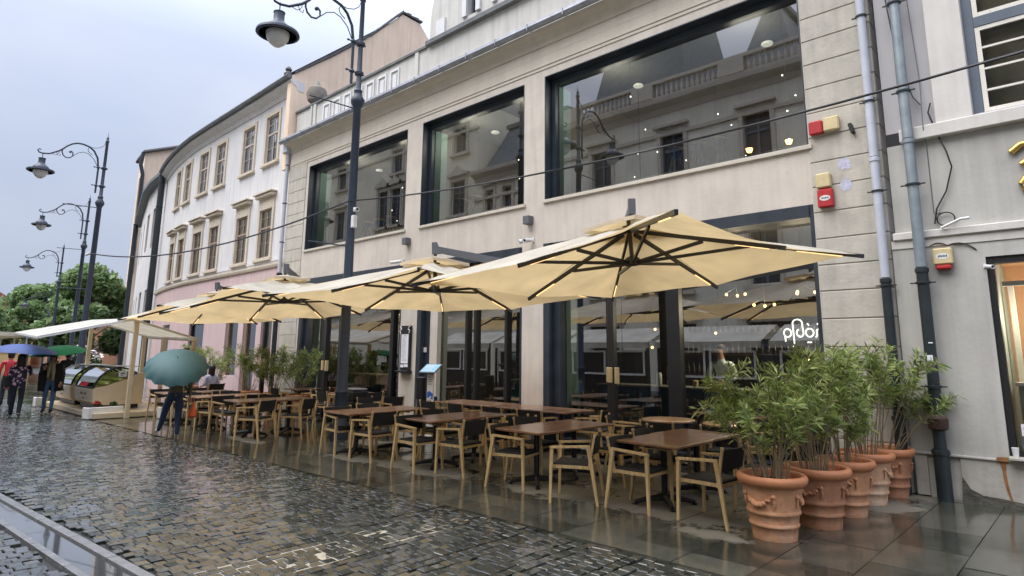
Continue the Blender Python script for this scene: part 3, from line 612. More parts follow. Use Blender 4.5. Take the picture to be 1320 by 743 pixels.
# party wall and roof towards the café
mb = MB(); mb.prism([(9.84, 8.0), (9.84, 11.45), (11.47, 12.8), (13.0, 14.2), (14.5, 15.8), (15.4, 15.75), (19.0, 12.0), (19, 8)], -20.28, -20.0, 'x'); ppart(mb, 'party_wall', M['peach'])
mb = MB()
for (ya, za), (yb, zb) in (((9.95, 11.55), (11.47, 12.83)), ((11.47, 12.83), (13.0, 14.23)), ((13.0, 14.23), (14.5, 15.85)), ((14.5, 15.85), (15.5, 15.8))):
    for i in range(5):
        t0, t1 = i/5, (i+1)/5; P0 = (ya+(yb-ya)*t0, za+(zb-za)*t0); P1 = (ya+(yb-ya)*t1, za+(zb-za)*t1); j = random.uniform(0, .05)
        mb.add([(-20.4, P0[0], P0[1]), (-19.94, P0[0], P0[1]), (-19.94, P1[0], P1[1]+.02), (-20.4, P1[0], P1[1]+.02), (-20.4, P0[0], P0[1]+.07+j), (-19.94, P0[0], P0[1]+.07+j), (-19.94, P1[0], P1[1]+.09+j), (-20.4, P1[0], P1[1]+.09+j)], [(0, 1, 2, 3), (4, 5, 6, 7), (0, 1, 5, 4), (1, 2, 6, 5), (2, 3, 7, 6), (3, 0, 4, 7)])
ppart(mb, 'verge_tiles', M['tile'])
mb = MB(); xs_ = [c[0] for c in CV]; n = len(xs_)
vs = [(x_, cvy(x_)-.45, 11.45) for x_ in xs_]+[(x_, cvy(x_)+4.4, 15.75) for x_ in xs_]; mb.add(vs, [(i, i+1, n+i+1, n+i) for i in range(n-1)]); ppart(mb, 'roof', M['tile'])
mb = MB(); mb.lathe([(.14, 0), (.16, .1), (.08, .18), (.12, .26), (.08, .34), (.001, .4)], (-20.2, 9.8, 11.45), 10); ppart(mb, 'roof_finial', M['tile'], None, 40)
# stone urn on the attic corner
M['urn'] = mat('dark_weathered_stone', (.22, .20, .17), .9, .25, 6, .4, 20)
urn = MB().lathe([(.10, 0), (.16, .08), (.3, .18), (.36, .42), (.3, .62), (.16, .7), (.1, .8), (.05, .9), (.001, .95)], (0, 0, 0), 14).build('stone_urn', M['urn'], None, 40); urn.location = (-19.0, D+.3, 10.15); tag(urn, 'small weathered stone urn on the café parapet near its left end', 'urn')
# second curved white house further along
wh = empty('far_white_house', (-42, 12.5, 0), 0, 'narrow white house beyond the dark downpipe of the curved building', 'building'); WP = Matrix.Translation((42, -12.5, 0))
C2 = [(-36.8, 11.4), (-39, 11.6), (-42, 12.1), (-46, 13.1), (-50, 14.1), (-53.5, 15.1)]
def c2y(x):
    for (a, ya), (b, yb) in zip(C2, C2[1:]):
        if b <= x <= a: return ya+(yb-ya)*(a-x)/(a-b)
    return C2[-1][1]
f2 = lambda s, d, z: (s, c2y(s)+d, z)
h2 = [(a, a+.9, z0, z1) for a in (-39.6, -41.8, -45.2, -48.5, -51.5) for z0, z1 in ((7.6, 9.9), (3.2, 5.2))]
o = wall_grid([c[0] for c in C2], [0, 11.2], h2, f2, .3).build('wall', M['white_plaster'], wh); o.matrix_parent_inverse = WP
mb = MB(); 
vs = []; pr = [(.1, 11.2), (-.3, 11.2), (-.42, 11.3), (-.42, 11.5), (.1, 11.55)]
vs = [(x_, y_+a, b) for x_, y_ in C2 for a, b in pr]; n = 5; mb.add(vs, [(i*n+j, i*n+(j+1) % n, (i+1)*n+(j+1) % n, (i+1)*n+j) for i in range(len(C2)-1) for j in range(n)]+[tuple(range(n)), tuple((len(C2)-1)*n+j for j in range(n))])
mb.build('eaves', M['slate'], wh).matrix_parent_inverse = WP
mb = MB(); n = len(C2); mb.add([(x_, y_-.4, 11.52) for x_, y_ in C2]+[(x_, y_+4, 14.2) for x_, y_ in C2], [(i, i+1, n+i+1, n+i) for i in range(n-1)]); mb.build('roof', M['tile'], wh).matrix_parent_inverse = WP
mb = MB()
for a, b, c, d in h2: mb.box(a, b, c2y((a+b)/2)+.2, c2y((a+b)/2)+.24, c, d)
mb.build('pane', M['frame_brown'], wh).matrix_parent_inverse = WP
# tall peach corner house behind
pc = empty('peach_house', (-58, 18, 0), 0, 'tall peach house rising behind the narrow white house', 'building'); XP = Matrix.Translation((58, -18, 0))
wall_grid([-60.8, -57.5], [0, 18.3], [(-60.0, -58.8, 12.6, 16.6)], lambda s, d, z: (s, 15.9-(s+57.5)*.16+d, z), .4).build('wall', M['peach'], pc).matrix_parent_inverse = XP
mb = MB(); mb.add([(-57.5, 15.9, 0), (-57.5, 26, 0), (-57.5, 26, 22.5), (-57.5, 15.9, 18.3)], [(0, 1, 2, 3)]); mb.build('side_wall', M['peach'], pc).matrix_parent_inverse = XP
mb = MB(); mb.box(-60.3, -58.8, 16.35, 16.5, 12.5, 16.7); mb.build('shuttered_window', M['frame_brown'], pc).matrix_parent_inverse = XP
mb = MB(); mb.tube([(-61, 16.3, 18.35), (-57.3, 15.75, 18.35), (-57.3, 26, 22.6)], .16, 8); mb.build('eaves_gutter', M['tile'], pc).matrix_parent_inverse = XP
mb = MB(); mb.tube([(-57.4, 15.7, 18.3), (-57.4, 15.6, 17.2), (-57.35, 15.8, 16.4), (-57.35, 15.8, 8)], .15, 8); mb.build('downpipe', M['pipe_dark'], pc, 50).matrix_parent_inverse = XP
# ================================================================== RIGHT BUILDING
rb = empty('corner_shop_building', (1.5, D, 0), 0, 'grey white plastered building with a lit shop window at the right edge', 'building'); RP = Matrix.Translation((-1.5, -D, 0))
def rpart(mb, name, m, parent=None, smooth=None):
    o = mb.build(name, m, parent or rb, smooth); o.matrix_parent_inverse = RP; return o
RX = -2.04
fr_ = lambda y0: (lambda s, d, z: (s, y0+d, z))
shop = (-1.0, 2.2, .56, 3.05)
rpart(wall_grid([-2.03, 6.0], [.56, 3.36], [shop], fr_(D-.06), .45), 'ground_floor_wall', M['right_plaster'])
mb = MB(); 
prof = [(-2.03, .0), (-1.9, -.01)]
mb.box(-2.0, -1.86, D-.075, D+.2, .02, .525); mb.box(-1.5, 6, D-.075, D+.2, .06, .525); mb.box(-1.857, -1.503, D-.05, D+.2, .0, .525); rpart(mb, 'plinth', M['plinth'])
mb = MB(); mb.rbox(-2.03, 6, D-.1, D+.2, .528, .558, .006); rpart(mb, 'plinth_ledge', M['right_plaster'])
mb = MB(); mb.rbox(-2.0, 6, D-.11, D+.2, 3.363, 3.47, .012); mb.box(-2.03, 6, D-.075, D+.2, 3.25, 3.36); rpart(mb, 'lower_band', M['right_trim'])
rpart(wall_grid([-1.98, 6.0], [3.47, 4.74], [], fr_(D-.02), .3), 'middle_wall', M['right_plaster'])
mb = MB(); mb.rbox(-1.8, 6, D-.13, D+.2, 4.743, 4.93, .012); rpart(mb, 'upper_band', M['right_trim'])
UWN = (-.94, .9, 4.98, 7.7)
rpart(wall_grid([-1.98, 6.0], [4.933, 12.5], [UWN], fr_(D-.0), .35), 'upper_wall', M['right_lilac'])
for q in (-1.36, .91): rpart(MB().box(q, q+.41, D-.06, D+.1, 4.935, 12.4), 'pilaster', M['right_trim'])
# old double window
a, b, c, d = UWN
mb = MB(); mb.box(a+.003, a+.11, D+.02, D+.14, c, d); mb.box(b-.11, b-.003, D+.02, D+.14, c, d); mb.box(a+.113, b-.113, D+.02, D+.14, 6.2, 6.34); mb.box(a+.113, b-.113, D+.02, D+.14, d-.12, d)
wf = rpart(mb, 'upper_window', M['frame_blue'])
mb = MB()
mid = a+.72
for (s0, s1, z0, z1, bars) in ((a+.115, mid, c+.005, 6.195, 4), (mid+.005, mid+.62, c+.005, 6.195, 4), (a+.115, mid, 6.345, d-.125, 0), (mid+.005, mid+.62, 6.345, d-.125, 0)):
    t = .055; mb.box(s0, s0+t, D+.03, D+.09, z0, z1); mb.box(s1-t, s1, D+.03, D+.09, z0, z1); mb.box(s0+t, s1-t, D+.03, D+.09, z0, z0+t); mb.box(s0+t, s1-t, D+.03, D+.09, z1-t, z1)
    for i in range(1, bars): zz = z0+(z1-z0)*i/bars; mb.box(s0+t, s1-t, D+.04, D+.08, zz-.014, zz+.014)
mb.build('sash', M['frame_white'], wf).matrix_parent_inverse = RP
mb = MB(); mb.quad((a+.1, D+.065, c), (b-.1, D+.065, c), (b-.1, D+.065, d), (a+.1, D+.065, d)); mb.build('pane', M['glass_old'], wf).matrix_parent_inverse = RP
mb = MB(); mb.box(-1.2, 1.5, D+1.2, D+1.3, 4.6, 8); rpart(mb, 'inner_wall', M['brown_in']); rpart(MB().box(-.9, .85, D+.30, D+.33, 5.0, 6.8), 'reflection_board', mat('olive_reflection', (.42, .39, .29), .8, .35, 2.5))  # added board behind the panes, painted in their olive-brown reflection
# lit shop window
a, b, c, d = shop
mb = MB(); mb.box(a+.003, a+.075, D-.03, D+.1, c, d-.003); mb.box(a+.078, b-.003, D-.03, D+.1, d-.09, d-.003); mb.box(b-.08, b-.003, D-.03, D+.1, c, d-.09); mb.box(a+.078, b-.083, D-.03, D+.1, c+.002, c+.10)
sf = rpart(mb, 'shop_window', M['black'])
mb = MB(); mb.quad((a+.078, D+.03, c+.1), (b-.083, D+.03, c+.1), (b-.083, D+.03, d-.093), (a+.078, D+.03, d-.093)); mb.build('pane', M['shop_glass'], sf).matrix_parent_inverse = RP
M['shop_peach'] = mat('peach_shop_wall', (.62, .36, .19), .8, .08, 1.5); M['shop_mint'] = mat('mint_panel', (.42, .52, .45), .5, .05, 3); M['shop_white'] = mat('shop_white', (.7, .68, .6), .5, .05, 3)
mb = MB(); mb.box(a-.2, b, D+1.7, D+1.8, .3, 3.4); mb.box(a-.2, b, D+.4, D+1.8, 3.1, 3.3); rpart(mb, 'shop_inner_wall', M['shop_peach']); rpart(MB().box(a-.05, a+.02, D+.4, D+1.69, .3, 3.09), 'shop_side_wall', M['shop_mint'])
mb = MB(); mb.box(a+.08, b, D+.14, D+1.2, .3, .6); mb.box(a+.12, b, D+.55, D+.6, .6, 1.42); rpart(mb, 'shop_display_panel', M['shop_mint'])
mb = MB(); mb.box(a+.1, b, D+.4, D+1.0, 1.423, 1.46); mb.box(a+.1, a+.16, D+1.0, D+1.1, 1.46, 2.75); mb.box(a+.1, b, D+.35, D+.45, 2.70, 2.76); rpart(mb, 'shop_shelf', M['shop_white'])
mb = MB(); mb.box(-.72, .5, D+1.55, D+1.65, 1.75, 2.5); mb.box(-.6, .4, D+1.52, D+1.549, 1.85, 2.4); rpart(mb, 'shop_picture_frame', M['frame_brown'])
sp = MB().lathe([(.06, -.16), (.075, -.16), (.065, 0), (.02, .02), (.02, .1)], (-.56, D+.75, 2.66), 14).build('shop_spot', M['white'], None, 40); tag(sp, 'small white spotlight hanging inside the lit shop window', 'spotlight')
ls = bpy.data.objects.new('spot_bulb', bpy.data.meshes.new('spot_bulb')); bpy.data.objects.remove(ls)
q = MB().lathe([(.055, -.15), (.001, -.151)], (-.56, D+.75, 2.66), 12).build('bulb', M['spot'], sp)
ll = bpy.data.objects.new('shop_lamp_light', bpy.data.lights.new('shop_lamp_light', 'POINT')); COL.objects.link(ll); ll.location = (-.45, D+.85, 2.35); ll.data.energy = 16; ll.data.color = (1, .88, .72); ll.data.shadow_soft_size = .15
pl = MB().box(-.62, -.42, D+.58, D+.66, 2.86, 2.90).build('coloured_lamp', M['pink_lamp']); tag(pl, 'thin glowing magenta lamp near the ceiling of the shop window', 'lamp')
bx = MB(); bx.rbox(-.74, -.3, D+.42, D+.54, 1.49, 1.80, .01, Matrix.Translation((0, 0, 0))); bx = bx.build('display_card', M['paper']); tag(bx, 'white speckled card standing on the lit shop shelf', 'display card')
for i, (x_, z_) in enumerate([(-.68, 1.7), (-.6, 1.66), (-.52, 1.72), (-.58, 1.6), (-.48, 1.62)]): MB().rbox(x_-.012, x_+.012, D+.410, D+.419, z_-.01, z_+.01, .002).build('speck', M['ink'], bx)
pc_ = MB(); pc_.box(-.86, -.70, D+.018, D+.022, .84, .98); pc_ = pc_.build('notice', M['paper']); tag(pc_, 'small white notice with four coloured marks low on the shop glass', 'notice')
for i, (x_, z_, mm) in enumerate([(-.82, .93, 'red_plastic'), (-.75, .93, 'blue_print'), (-.82, .87, 'ink'), (-.75, .87, 'red_plastic')]): MB().box(x_-.018, x_+.018, D+.014, D+.0175, z_-.012, z_+.012).build('mark', M[mm], pc_)
st = MB().box(-.87, -.62, D+.017, D+.022, .69, .82).build('sticker', M['steel_pale']); tag(st, 'dark teal sticker with a pale shield under the shop notice', 'sticker')
MB().prism([(-.84, .795), (-.76, .795), (-.76, .74), (-.80, .705), (-.84, .74)], D+.013, D+.0165, 'y').build('shield', M['sky_print'], st)
cup = MB().lathe([(.028, 0), (.038, .11), (.034, .11), (.026, .01), (.001, .01)], (0, 0, 0), 14).build('paper_cup', M['white'], None, 40); cup.location = (-.93, D-.13, .6)
tag(cup, 'white paper cup left on the ledge of the shop window', 'cup')
mb = MB(); mb.rbox(-1.0, 3, D-.2, D-.032, .562, .598, .006); rpart(mb, 'shop_sill', M['plinth'])
# rust streak below the sill
rs = [(-1.13, .56), (-1.03, .575), (-.985, .54), (-1.04, .5), (-1.05, .40), (-1.045, .28), (-1.03, .16), (-1.005, .05), (-1.03, .05), (-1.062, .18), (-1.08, .3), (-1.085, .42), (-1.1, .5)]
mb = MB(); mb.prism(rs, D-.081, D-.0765, 'y'); rpart(mb, 'rust_stain', M['rust'])
mb = MB(); mb.prism([(-1.14, .53), (-1.02, .535), (-1.0, .585), (-1.12, .58)], D-.106, D-.101, 'y'); rpart(mb, 'rust_patch', M['rust'])
# bare broken masonry at the foot
M['rubble'] = mat('broken_masonry', (.10, .095, .08), .85, .35, 8, .8, 25)
mb = MB()
mb.prism([(-1.52, .0), (-1.50, .3), (-1.42, .16), (-1.3, .1), (-1.1, .09), (-.8, .05), (-.7, .0)], D-.09, D-.078, 'y'); mb.prism([(-.75, 0), (-.6, .06), (-.4, .12), (-.1, .16), (.5, .17), (1, .0)], D-.1, D-.078, 'y'); rpart(mb, 'broken_plaster', M['rubble'])
mb = MB(); mb.prism([(9.9, 12.4), (14, 17), (20, 12.4)], -2.0, 6.2, 'x'); rpart(mb, 'roof', M['tile'])

# ================================================================== ACROSS THE STREET (seen in the window reflections)
def opp(name, x0, x1, y, z1, m, wins, label, mans, ped=False, bal=False):
    e = empty(name, ((x0+x1)/2, y, 0), 0, label, 'building'); IP = Matrix.Translation((-(x0+x1)/2, -y, 0))
    P = lambda mb, nm, mm, par=None: setattr(mb.build(nm, mm, par or e), 'matrix_parent_inverse', IP)
    f = lambda s, d, z: (s, y-d, z)
    wg_ = wall_grid([x0, x1], [0, z1], wins, f, .3); wg_.quad((x0, y, 0), (x0, y-9, 0), (x0, y-9, z1+.8), (x0, y, z1+.8)); wg_.quad((x1, y, 0), (x1, y-9, 0), (x1, y-9, z1+.8), (x1, y, z1+.8)); P(wg_, 'wall', m)
    mb = MB(); fb = MB(); g = MB()
    for a, b, c, d in wins:
        mb.box(a-.22, a-.003, y-.05, y+.1, c-.1, d+.2); mb.box(b+.003, b+.22, y-.05, y+.1, c-.1, d+.2); mb.box(a, b, y-.05, y+.1, d+.003, d+.2); mb.box(a-.35, b+.35, y-.05, y+.25, c-.3, c-.103); mb.box(a-.35, b+.35, y-.05, y+.3, d+.35, d+.5)
        if ped: mb.prism([(a-.4, d+.503), (b+.4, d+.503), ((a+b)/2+.3, d+.85), ((a+b)/2, d+1.15), ((a+b)/2-.3, d+.85)], y-.05, y+.28, 'y')
        fb.box(a+.003, a+.1, y-.25, y-.15, c, d); fb.box(b-.1, b-.003, y-.25, y-.15, c, d); fb.box((a+b)/2-.06, (a+b)/2+.06, y-.25, y-.15, c, d); fb.box(a+.1, b-.1, y-.26, y-.14, c+(d-c)*.62, c+(d-c)*.62+.12)
        g.quad((a, y-.22, c), (b, y-.22, c), (b, y-.22, d), (a, y-.22, d))
    P(mb, 'window_surrounds', M['moulding']); P(fb, 'window_frames', M['frame_blue']); P(g, 'panes', M['steel'])
    mb = MB(); mb.prism([(y-.3, z1), (y+.05, z1), (y+.15, z1+.3), (y+.6, z1+.5), (y+.65, z1+.75), (y-.3, z1+.8)], x0, x1, 'x'); mb.box(x0, x1, y-.1, y+.12, z1-1.3, z1-1.1); P(mb, 'cornice', M['moulding'])
    if bal:
        mb = MB(); zb = z1+.8; mb.box(x0, x1, y-.1, y+.25, zb+.003, zb+.2); mb.box(x0, x1, y-.1, y+.25, zb+1.0, zb+1.18)
        x = x0+.3; i = 0
        while x < x1-.3:
            if i % 14 == 0: mb.box(x-.25, x+1.1, y-.12, y+.3, zb+.203, zb+.997); x += 1.3
            else: mb.lathe([(.06, .2), (.12, .45), (.05, .8), (.08, 1.0)], (x, y+.07, zb), 6); x += .3
            i += 1
        P(mb, 'balustrade', M['moulding'])
    mb = MB()
    for a, b, h in mans:
        mb.add([(a, y-.5, z1+.8), (b, y-.5, z1+.8), (b, y-8, z1+.8), (a, y-8, z1+.8), (a+1.2, y-2.2, z1+.8+h), (b-1.2, y-2.2, z1+.8+h), (b-1.2, y-7, z1+.8+h), (a+1.2, y-7, z1+.8+h)], [(0, 1, 5, 4), (1, 2, 6, 5), (2, 3, 7, 6), (3, 0, 4, 7), (4, 5, 6, 7)])
        mb.box(a+1, b-1, y-7, y-2.0, z1+.8+h+.003, z1+1.1+h)
    P(mb, 'roof', M['slate'])
    return e
oy = -9.0
M['opp_stone'] = mat('warm_grey_facade', (.74, .71, .60), .85, .12, .8, streak=.15); M['opp_yellow'] = mat('pale_yellow_facade', (.80, .75, .60), .85, .08, .6, streak=.12)
opp('palace', -23.5, 14, oy, 14.9, M['opp_stone'], [(x, x+1.35, z, z+2.6) for x in (-21.2, -16.6, -12.0, -7.4, -2.8, 1.8, 6.4) for z in (5.2, 11.1)] + [(x-.3, x+1.7, .4, 3.4) for x in (-21.2, -16.6, -12, -7.4, -2.8, 1.8, 6.4)], 'grand stone palace with a balustrade across the street, mirrored in the right upper window', [(-21.8, -15.2, 7.5), (-12.6, -9.4, 4.5)], bal=True)
opp('yellow_townhouse', -62, -31.6, oy-.4, 19.3, M['opp_yellow'], [(x+q, x+q+1.35, 12.2, 15.2) for x in (-57, -43.7) for q in (0, 1.75, 3.5)]+[(x, x+1.5, 11.9, 14.4) for x in (-50.3, -34.3)]+[(x, x+1.3, 16.6, 18.5) for x in (-55, -50.2, -41.8, -34.1)]+[(x, x+1.5, 5.2, 8) for x in (-57, -50, -43, -34.5)], 'pale yellow townhouse across the street, mirrored in the left upper windows', [(-61, -33, 4)], ped=True)
opp('low_townhouse', -31.5, -23.6, oy-.1, 13.7, M['opp_yellow'], [(x, x+.8, 11.6, 13.0) for x in (-30.4, -28.7, -27.0, -25.3)]+[(x, x+1.2, 6.2, 8.6) for x in (-30.4, -27.4, -25)], 'lower townhouse with a steep dark roof across the street, mirrored in the middle upper window', [(-31.4, -23.7, 3.6)])
# canopy row of the café across the street
def canopy_row(x, y):
    e = empty('market_canopy', (x, y, 0), 0, 'white canopy with framed wind screens across the street, mirrored in the ground floor glass', 'canopy', 'canopies across the street')
    mb = MB(); mb.add([(-2.2, -1.6, 2.5), (2.2, -1.6, 2.5), (2.2, 1.6, 2.35), (-2.2, 1.6, 2.35), (-2.2, 0, 3.0), (2.2, 0, 3.0)], [(0, 1, 5, 4), (3, 2, 5, 4)]); mb.box(-2.2, 2.2, 1.6, 1.62, 2.1, 2.35); mb.build('roof', M['canvas_white'], e)
    mb = MB()
    for sx in (-2.1, 2.1):
        for sy in (-1.5, 1.5): MB().box(sx-.05, sx+.05, sy-.05, sy+.05, 0, 2.35).build('post', M['black'], e)
    mb = MB()
    for a in (-1.9, .1):
        for q in ((a, a+.08, .95, 2.0), (a+1.75, a+1.83, .95, 2.0), (a+.08, a+1.75, .95, 1.03), (a+.08, a+1.75, 1.92, 2.0)): mb.box(q[0], q[1], 1.45, 1.5, q[2], q[3])
    mb.build('screen_frame', M['white'], e); MB().box(-2, 2, 1.4, 1.44, 0, 2.0).build('screen', M['black'], e)
    return e
c0 = canopy_row(-2, -4.2)
for i in range(1, 6): c = copy_tree(c0); c.location.x = -2-4.7*i

# ================================================================== FAR BACKGROUND
yl = empty('yellow_terrace', (-120, 36, 0), 0, 'long low yellow building far down the street behind the umbrellas', 'building')
M['far_yellow'] = mat('yellow_plaster', (.66, .48, .22), .9, .08, .3); M['far_orange'] = mat('orange_plaster', (.62, .34, .2), .9, .08, .3)
MB().box(-16, 0, -20, 20, 0, 5.2).build('wall', M['far_yellow'], yl); MB().box(-.1, .25, -20, 20, .0, 2.0).build('lower_wall', M['far_orange'], yl)
MB().prism([(-20.6, 5.2), (0, 9.2), (20.6, 5.2)], -16.4, .6, 'x').build('roof', M['tile_red'], yl)
mb = MB()
for i in range(9): MB().box(.02, .3, -18+4.4*i, -16.8+4.4*i, 2.4, 4.2).build('window', M['frame_brown'], yl)
def house(x, y, w_, d_, h_, r_, rz, label, wallm, roofm=None, pedi=False):
    e = empty('distant_house', (x, y, 0), rz, label, 'building')
    MB().box(-w_/2, w_/2, -d_/2, d_/2, 0, h_).build('wall', wallm, e)
    MB().prism([(-d_/2-.5, h_), (0, h_+r_), (d_/2+.5, h_)], -w_/2-.5, w_/2+.5, 'x').build('roof', roofm or M['tile_red'], e)
    mb = MB()
    for i in range(3):
        for z in (1.4, h_-2.6): MB().box(w_/2-.05, w_/2+.06, -d_/2+1.2+i*d_/3.2, -d_/2+2.3+i*d_/3.2, z, z+1.5).build('window', M['frame_brown'], e)
    if pedi: MB().prism([(-d_/2-.9, h_-.5), (d_/2+.9, h_-.5), (d_/2+.9, h_), (0, h_+r_+.6), (-d_/2-.9, h_)], w_/2+.1, w_/2+.8, 'x').build('pediment', M['cream_trim'], e)
    return e
house(-92, 32.5, 12, 9, 11.5, 3.6, R(10), 'cream house with a triangular pediment far behind the big tree', M['cream_trim'], M['tile'], True)
house(-110, 12, 10, 12, 6.3, 4.2, 0, 'far house with a steep red roof behind the left tree', M['far_yellow'])
house(-105, 24, 10, 9, 7.2, 3.6, R(6), 'small red roofed house between the two trees', M['far_orange'])
house(-60, 25.8, 4, 5, 4.4, .6, 0, 'pale yellow corner block beyond the ice cream stall', M['far_yellow'], M['cream_trim'])
wt = empty('white_awning', (-48, 7.6, 0), 0, 'long flat white awning far down the street at the left edge', 'awning')
MB().box(-9, 4.0, -2.8, .3, 2.55, 2.75).build('canopy', M['canvas_white'], wt)
mb = MB()
for x_ in (-8.5, -4.5, 0, 3.6): MB().tube([(x_, -.2, 0), (x_, -.2, 2.55)], .04, 6).build('post', M['white'], wt)

# ---------------------------------------------------------------- trees
def leaves(n, blobs, size, fn=None, seed=1, aspect=.55):
    """leaf faces scattered in clumps; blobs: (center, radius, weight)"""
    r_ = np.random.default_rng(seed); wts = np.array([b[2] for b in blobs]); wts = wts/wts.sum()
    k = r_.choice(len(blobs), n, p=wts); C_ = np.array([b[0] for b in blobs])[k]; Rr = np.array([b[1] for b in blobs])[k]
    d = r_.normal(size=(n, 3)); d /= np.linalg.norm(d, axis=1)[:, None]; P = C_+d*(Rr*r_.uniform(.35, 1.05, n)**.6)[:, None]*np.array([1, 1, .8])
    a = r_.normal(size=(n, 3))*np.array([1, 1, .55]); a /= np.linalg.norm(a, axis=1)[:, None]; b = np.cross(a, r_.normal(size=(n, 3))); b /= np.linalg.norm(b, axis=1)[:, None]
    L_ = (size*r_.uniform(.6, 1.4, n))[:, None]; 
    V = np.stack([P-a*L_*.5, P+b*L_*.5*aspect, P+a*L_*.5+np.array([0, 0, -.15])*L_, P-b*L_*.5*aspect], 1).reshape(-1, 3)
    return V, n
def quads_obj(name, V, m, parent):
    n = len(V)//4; me = bpy.data.meshes.new(name); me.vertices.add(len(V)); me.vertices.foreach_set('co', V.ravel()); me.loops.add(n*4); me.loops.foreach_set('vertex_index', np.arange(n*4)); me.polygons.add(n); me.polygons.foreach_set('loop_start', np.arange(0, n*4, 4)); me.polygons.foreach_set('loop_total', np.full(n, 4)); me.update(calc_edges=True); me.materials.append(m)
    o = bpy.data.objects.new(name, me); COL.objects.link(o); o.parent = parent; return o
def tree(x, y, h_, r_, seed, label, n=9000, size=.42):
    rr = random.Random(seed); e = empty('street_tree', (x, y, 0), 0, label, 'tree', 'trees at the end of the street')
    mb = MB(); mb.tube([(0, 0, 0), (.05, 0, h_*.25), (-.05, .05, h_*.5), (0, 0, h_*.85)], [.24, .19, .13, .03], 8)
    blobs = []
    for i in range(26):
        a = rr.uniform(0, 2*math.pi); t = rr.random(); z = h_*(.28+.68*t); rad = r_*(1-abs(t-.35)*1.05)*rr.uniform(.45, .95)
        p = (math.cos(a)*rad, math.sin(a)*rad, z); blobs.append((p, r_*rr.uniform(.22, .4), 1))
        mb.tube([(0, 0, max(h_*.2, z-h_*.22)), (p[0]*.5, p[1]*.5, z-h_*.08), p], [.08, .05, .015], 5)
    mb.build('trunk', M['stem'], e, 50)
    V, k = leaves(n, blobs, size, seed=seed); quads_obj('crown', V, M['leaf_tree'], e); return e
tree(-60, 14.1, 8.1, 3.7, 3, 'large bright green tree behind the second street lamp', 13000, .5)
tree(-86, 14.5, 8.6, 4.0, 5, 'bright green tree at the far left edge of the street', 7000, .55)
tree(-80, 9.4, 7.0, 2.6, 8, 'smaller green tree partly cut off by the left edge of the photo', 6000, .5)
# low planting and far crowd colour under the trees
sh = empty('flowering_shrub', (-46, 10.8, 0), 0, 'white flowering shrub beside the stall posts', 'shrub')
V, k = leaves(1500, [((0, 0, 1.0), .8, 1), ((.3, -.5, 1.6), .6, 1), ((-.4, .4, .6), .7, 1)], .2, seed=4); quads_obj('foliage', V, M['leaf_dark'], sh)
V, k = leaves(350, [((0, 0, 1.2), .9, 1), ((.3, -.5, 1.7), .6, 1)], .16, seed=6, aspect=.9); quads_obj('blossom', V, M['white'], sh)

